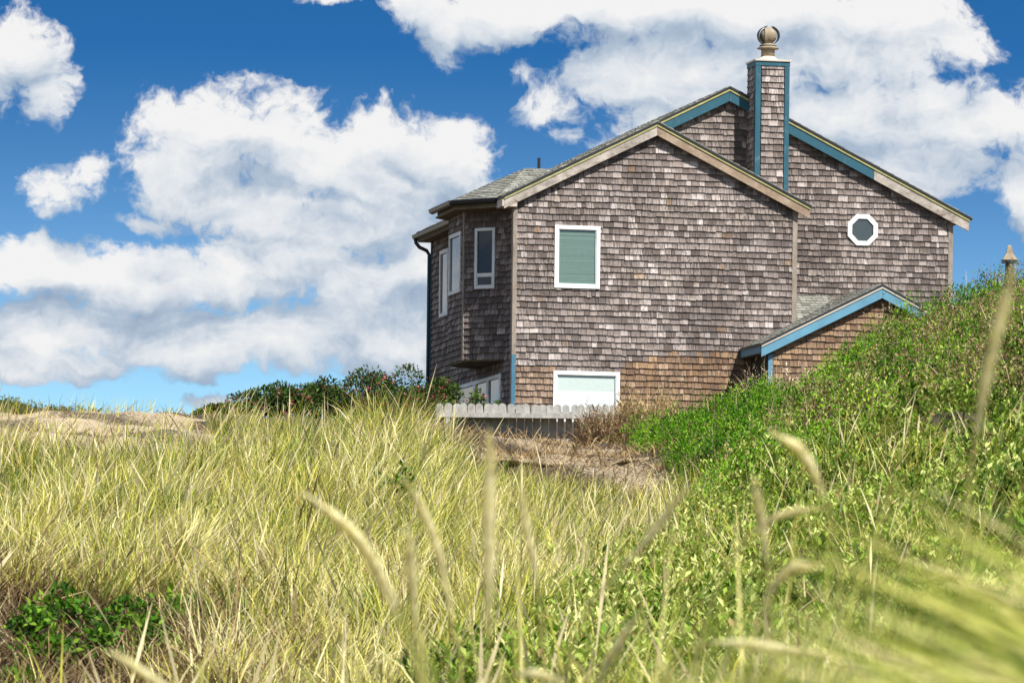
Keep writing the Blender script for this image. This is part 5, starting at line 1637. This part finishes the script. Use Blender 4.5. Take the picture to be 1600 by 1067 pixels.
STALKS = [  # distance, head end index, [(px, py) from tip to foot], head radius, label
    (6.2, 3, [(492, 783), (530, 812), (566, 850), (600, 905), (632, 965), (652, 1030), (664, 1100)], 0.0078, 'thick pale seed head bending left, largest of the close stalks'),
    (6.6, 2, [(556, 830), (578, 880), (604, 930), (630, 990), (650, 1060), (660, 1110)], 0.0050, 'thinner pale seed head just under the largest bending one'),
    (6.8, 3, [(640, 762), (662, 800), (682, 852), (697, 915), (712, 1000), (720, 1100)], 0.0056, 'slim pale seed head leaning left above the short upright one'),
    (6.6, 2, [(639, 838), (642, 880), (646, 930), (650, 1000), (655, 1100)], 0.0062, 'short upright pale seed head between the two left leaning ones'),
    (6.0, 3, [(765, 690), (765, 760), (764, 850), (763, 930), (762, 1010), (762, 1110)], 0.0068, 'tallest upright pale stalk in front of the sandy bank'),
    (7.0, 2, [(815, 770), (824, 830), (834, 880), (842, 930), (848, 1010), (850, 1100)], 0.0052, 'faint upright stalk just right of the tallest one'),
    (6.4, 2, [(1066, 770), (1040, 805), (1005, 850), (960, 900), (915, 960), (880, 1060), (870, 1110)], 0.0056, 'pale stalk slanting right over the leafy slope edge'),
    (6.6, 2, [(1180, 758), (1186, 792), (1193, 838), (1200, 900), (1206, 1000), (1208, 1100)], 0.0058, 'short pale seed head standing alone on the leafy slope'),
    (6.2, 2, [(1214, 680), (1248, 702), (1275, 745), (1294, 800), (1306, 860), (1312, 930), (1315, 1110)], 0.0066, 'long pale seed head arching left over the green slope'),
    (7.2, 2, [(1268, 796), (1230, 802), (1195, 818), (1160, 850), (1120, 920), (1090, 1020), (1080, 1110)], 0.0050, 'nearly level seed head arching right beneath the long arching one'),
    (6.2, 2, [(1272, 884), (1240, 888), (1212, 912), (1192, 955), (1180, 1010), (1172, 1110)], 0.0070, 'hooked pale seed head curling right over brown grass'),
    (5.6, 3, [(1580, 432), (1566, 490), (1548, 560), (1534, 630), (1522, 700), (1512, 800), (1500, 1110)], 0.0066, 'tall pale stalk reaching up to the small vent chimney'),
    (6.0, 2, [(1278, 1022), (1210, 1012), (1150, 1004), (1095, 1008), (1056, 1030), (1040, 1075), (1036, 1120)], 0.0062, 'low stalk arching right along the bottom edge'),
    (6.6, 2, [(988, 972), (968, 1005), (945, 1045), (925, 1090), (915, 1130)], 0.0064, 'short slanting seed head near the bottom centre'),
    (5.8, 2, [(188, 1028), (222, 1050), (262, 1078), (300, 1110), (320, 1140)], 0.0062, 'pale seed head poking up at the bottom left edge'),
    (6.0, 1, [(862, 1058), (832, 1052), (802, 1056), (786, 1080), (780, 1120)], 0.0060, 'pale drooping seed head on the bottom edge below the tallest stalk'),
]


def stalks():
    for (D, hi, path, hr, label) in STALKS:
        pts = [at(px, py, D + 0.02 * i) for i, (px, py) in enumerate(path)]
        foot = pts[-1].copy()
        gz = float(height(foot.x, foot.y + 0.0)) - 0.02
        if gz < foot.z: pts.append(Vector((foot.x + (pts[-1].x - pts[-2].x) * 0.5, foot.y, gz)))
        base = pts[-1].copy()
        # smooth the path (Catmull-Rom)
        P = [pts[0] * 2 - pts[1]] + pts + [pts[-1] * 2 - pts[-2]]
        fine = []
        for i in range(1, len(P) - 2):
            for s in range(6):
                t = s / 6
                fine.append(0.5 * ((2 * P[i]) + (P[i + 1] - P[i - 1]) * t + (2 * P[i - 1] - 5 * P[i] + 4 * P[i + 1] - P[i + 2]) * t * t + (3 * P[i] - P[i - 1] - 3 * P[i + 1] + P[i + 2]) * t ** 3))
        fine.append(P[-2])
        fine = [p - base for p in fine]
        root = empty('grass_stalk', base); tag(root, label, 'grass stalk', 'close blurred grass stalks'); hr *= 0.97; D *= 1.4
        nh = hi * 6 + 5
        hp = fine[:nh]
        prof = [hr * min(1.0, 0.25 + 2.6 * i / (nh - 1), 0.35 + 1.6 * (nh - 1 - i) / (nh - 1)) for i in range(nh)]
        b = MB(); cA = (0.95, 0.90, 0.58, 1)
        b.tube(hp, [r * random.uniform(0.78, 1.0) for r in prof], 9, cA)
        for i in range(nh * 5):                              # overlapping spikelets
            f = random.random() * (nh - 1.01); k = int(f); p = hp[k].lerp(hp[k + 1], f - k)
            ax = (hp[k] - hp[k + 1]).normalized(); r = prof[k]
            rd = ax.cross(Vector((random.gauss(0, 1), random.gauss(0, 1), random.gauss(0, 1)))).normalized(); sd = ax.cross(rd)
            g = random.uniform(0.8, 1.08); c = (0.93 * g, 0.88 * g, 0.56 * g, 1)
            q = p + rd * r * 0.6
            b.add([q - sd * 0.0022, q + sd * 0.0022, q + ax * random.uniform(0.012, 0.03) + rd * r * random.uniform(0.2, 1.1)], [(0, 1, 2)], c)
        b.build('seed_head', M['seed'], root)
        b = MB(); b.tube(fine[nh - 2:], 0.0021, 6, (0.42, 0.40, 0.12, 1)); b.build('stem', M['grass'], root, smooth=True)


stalks()
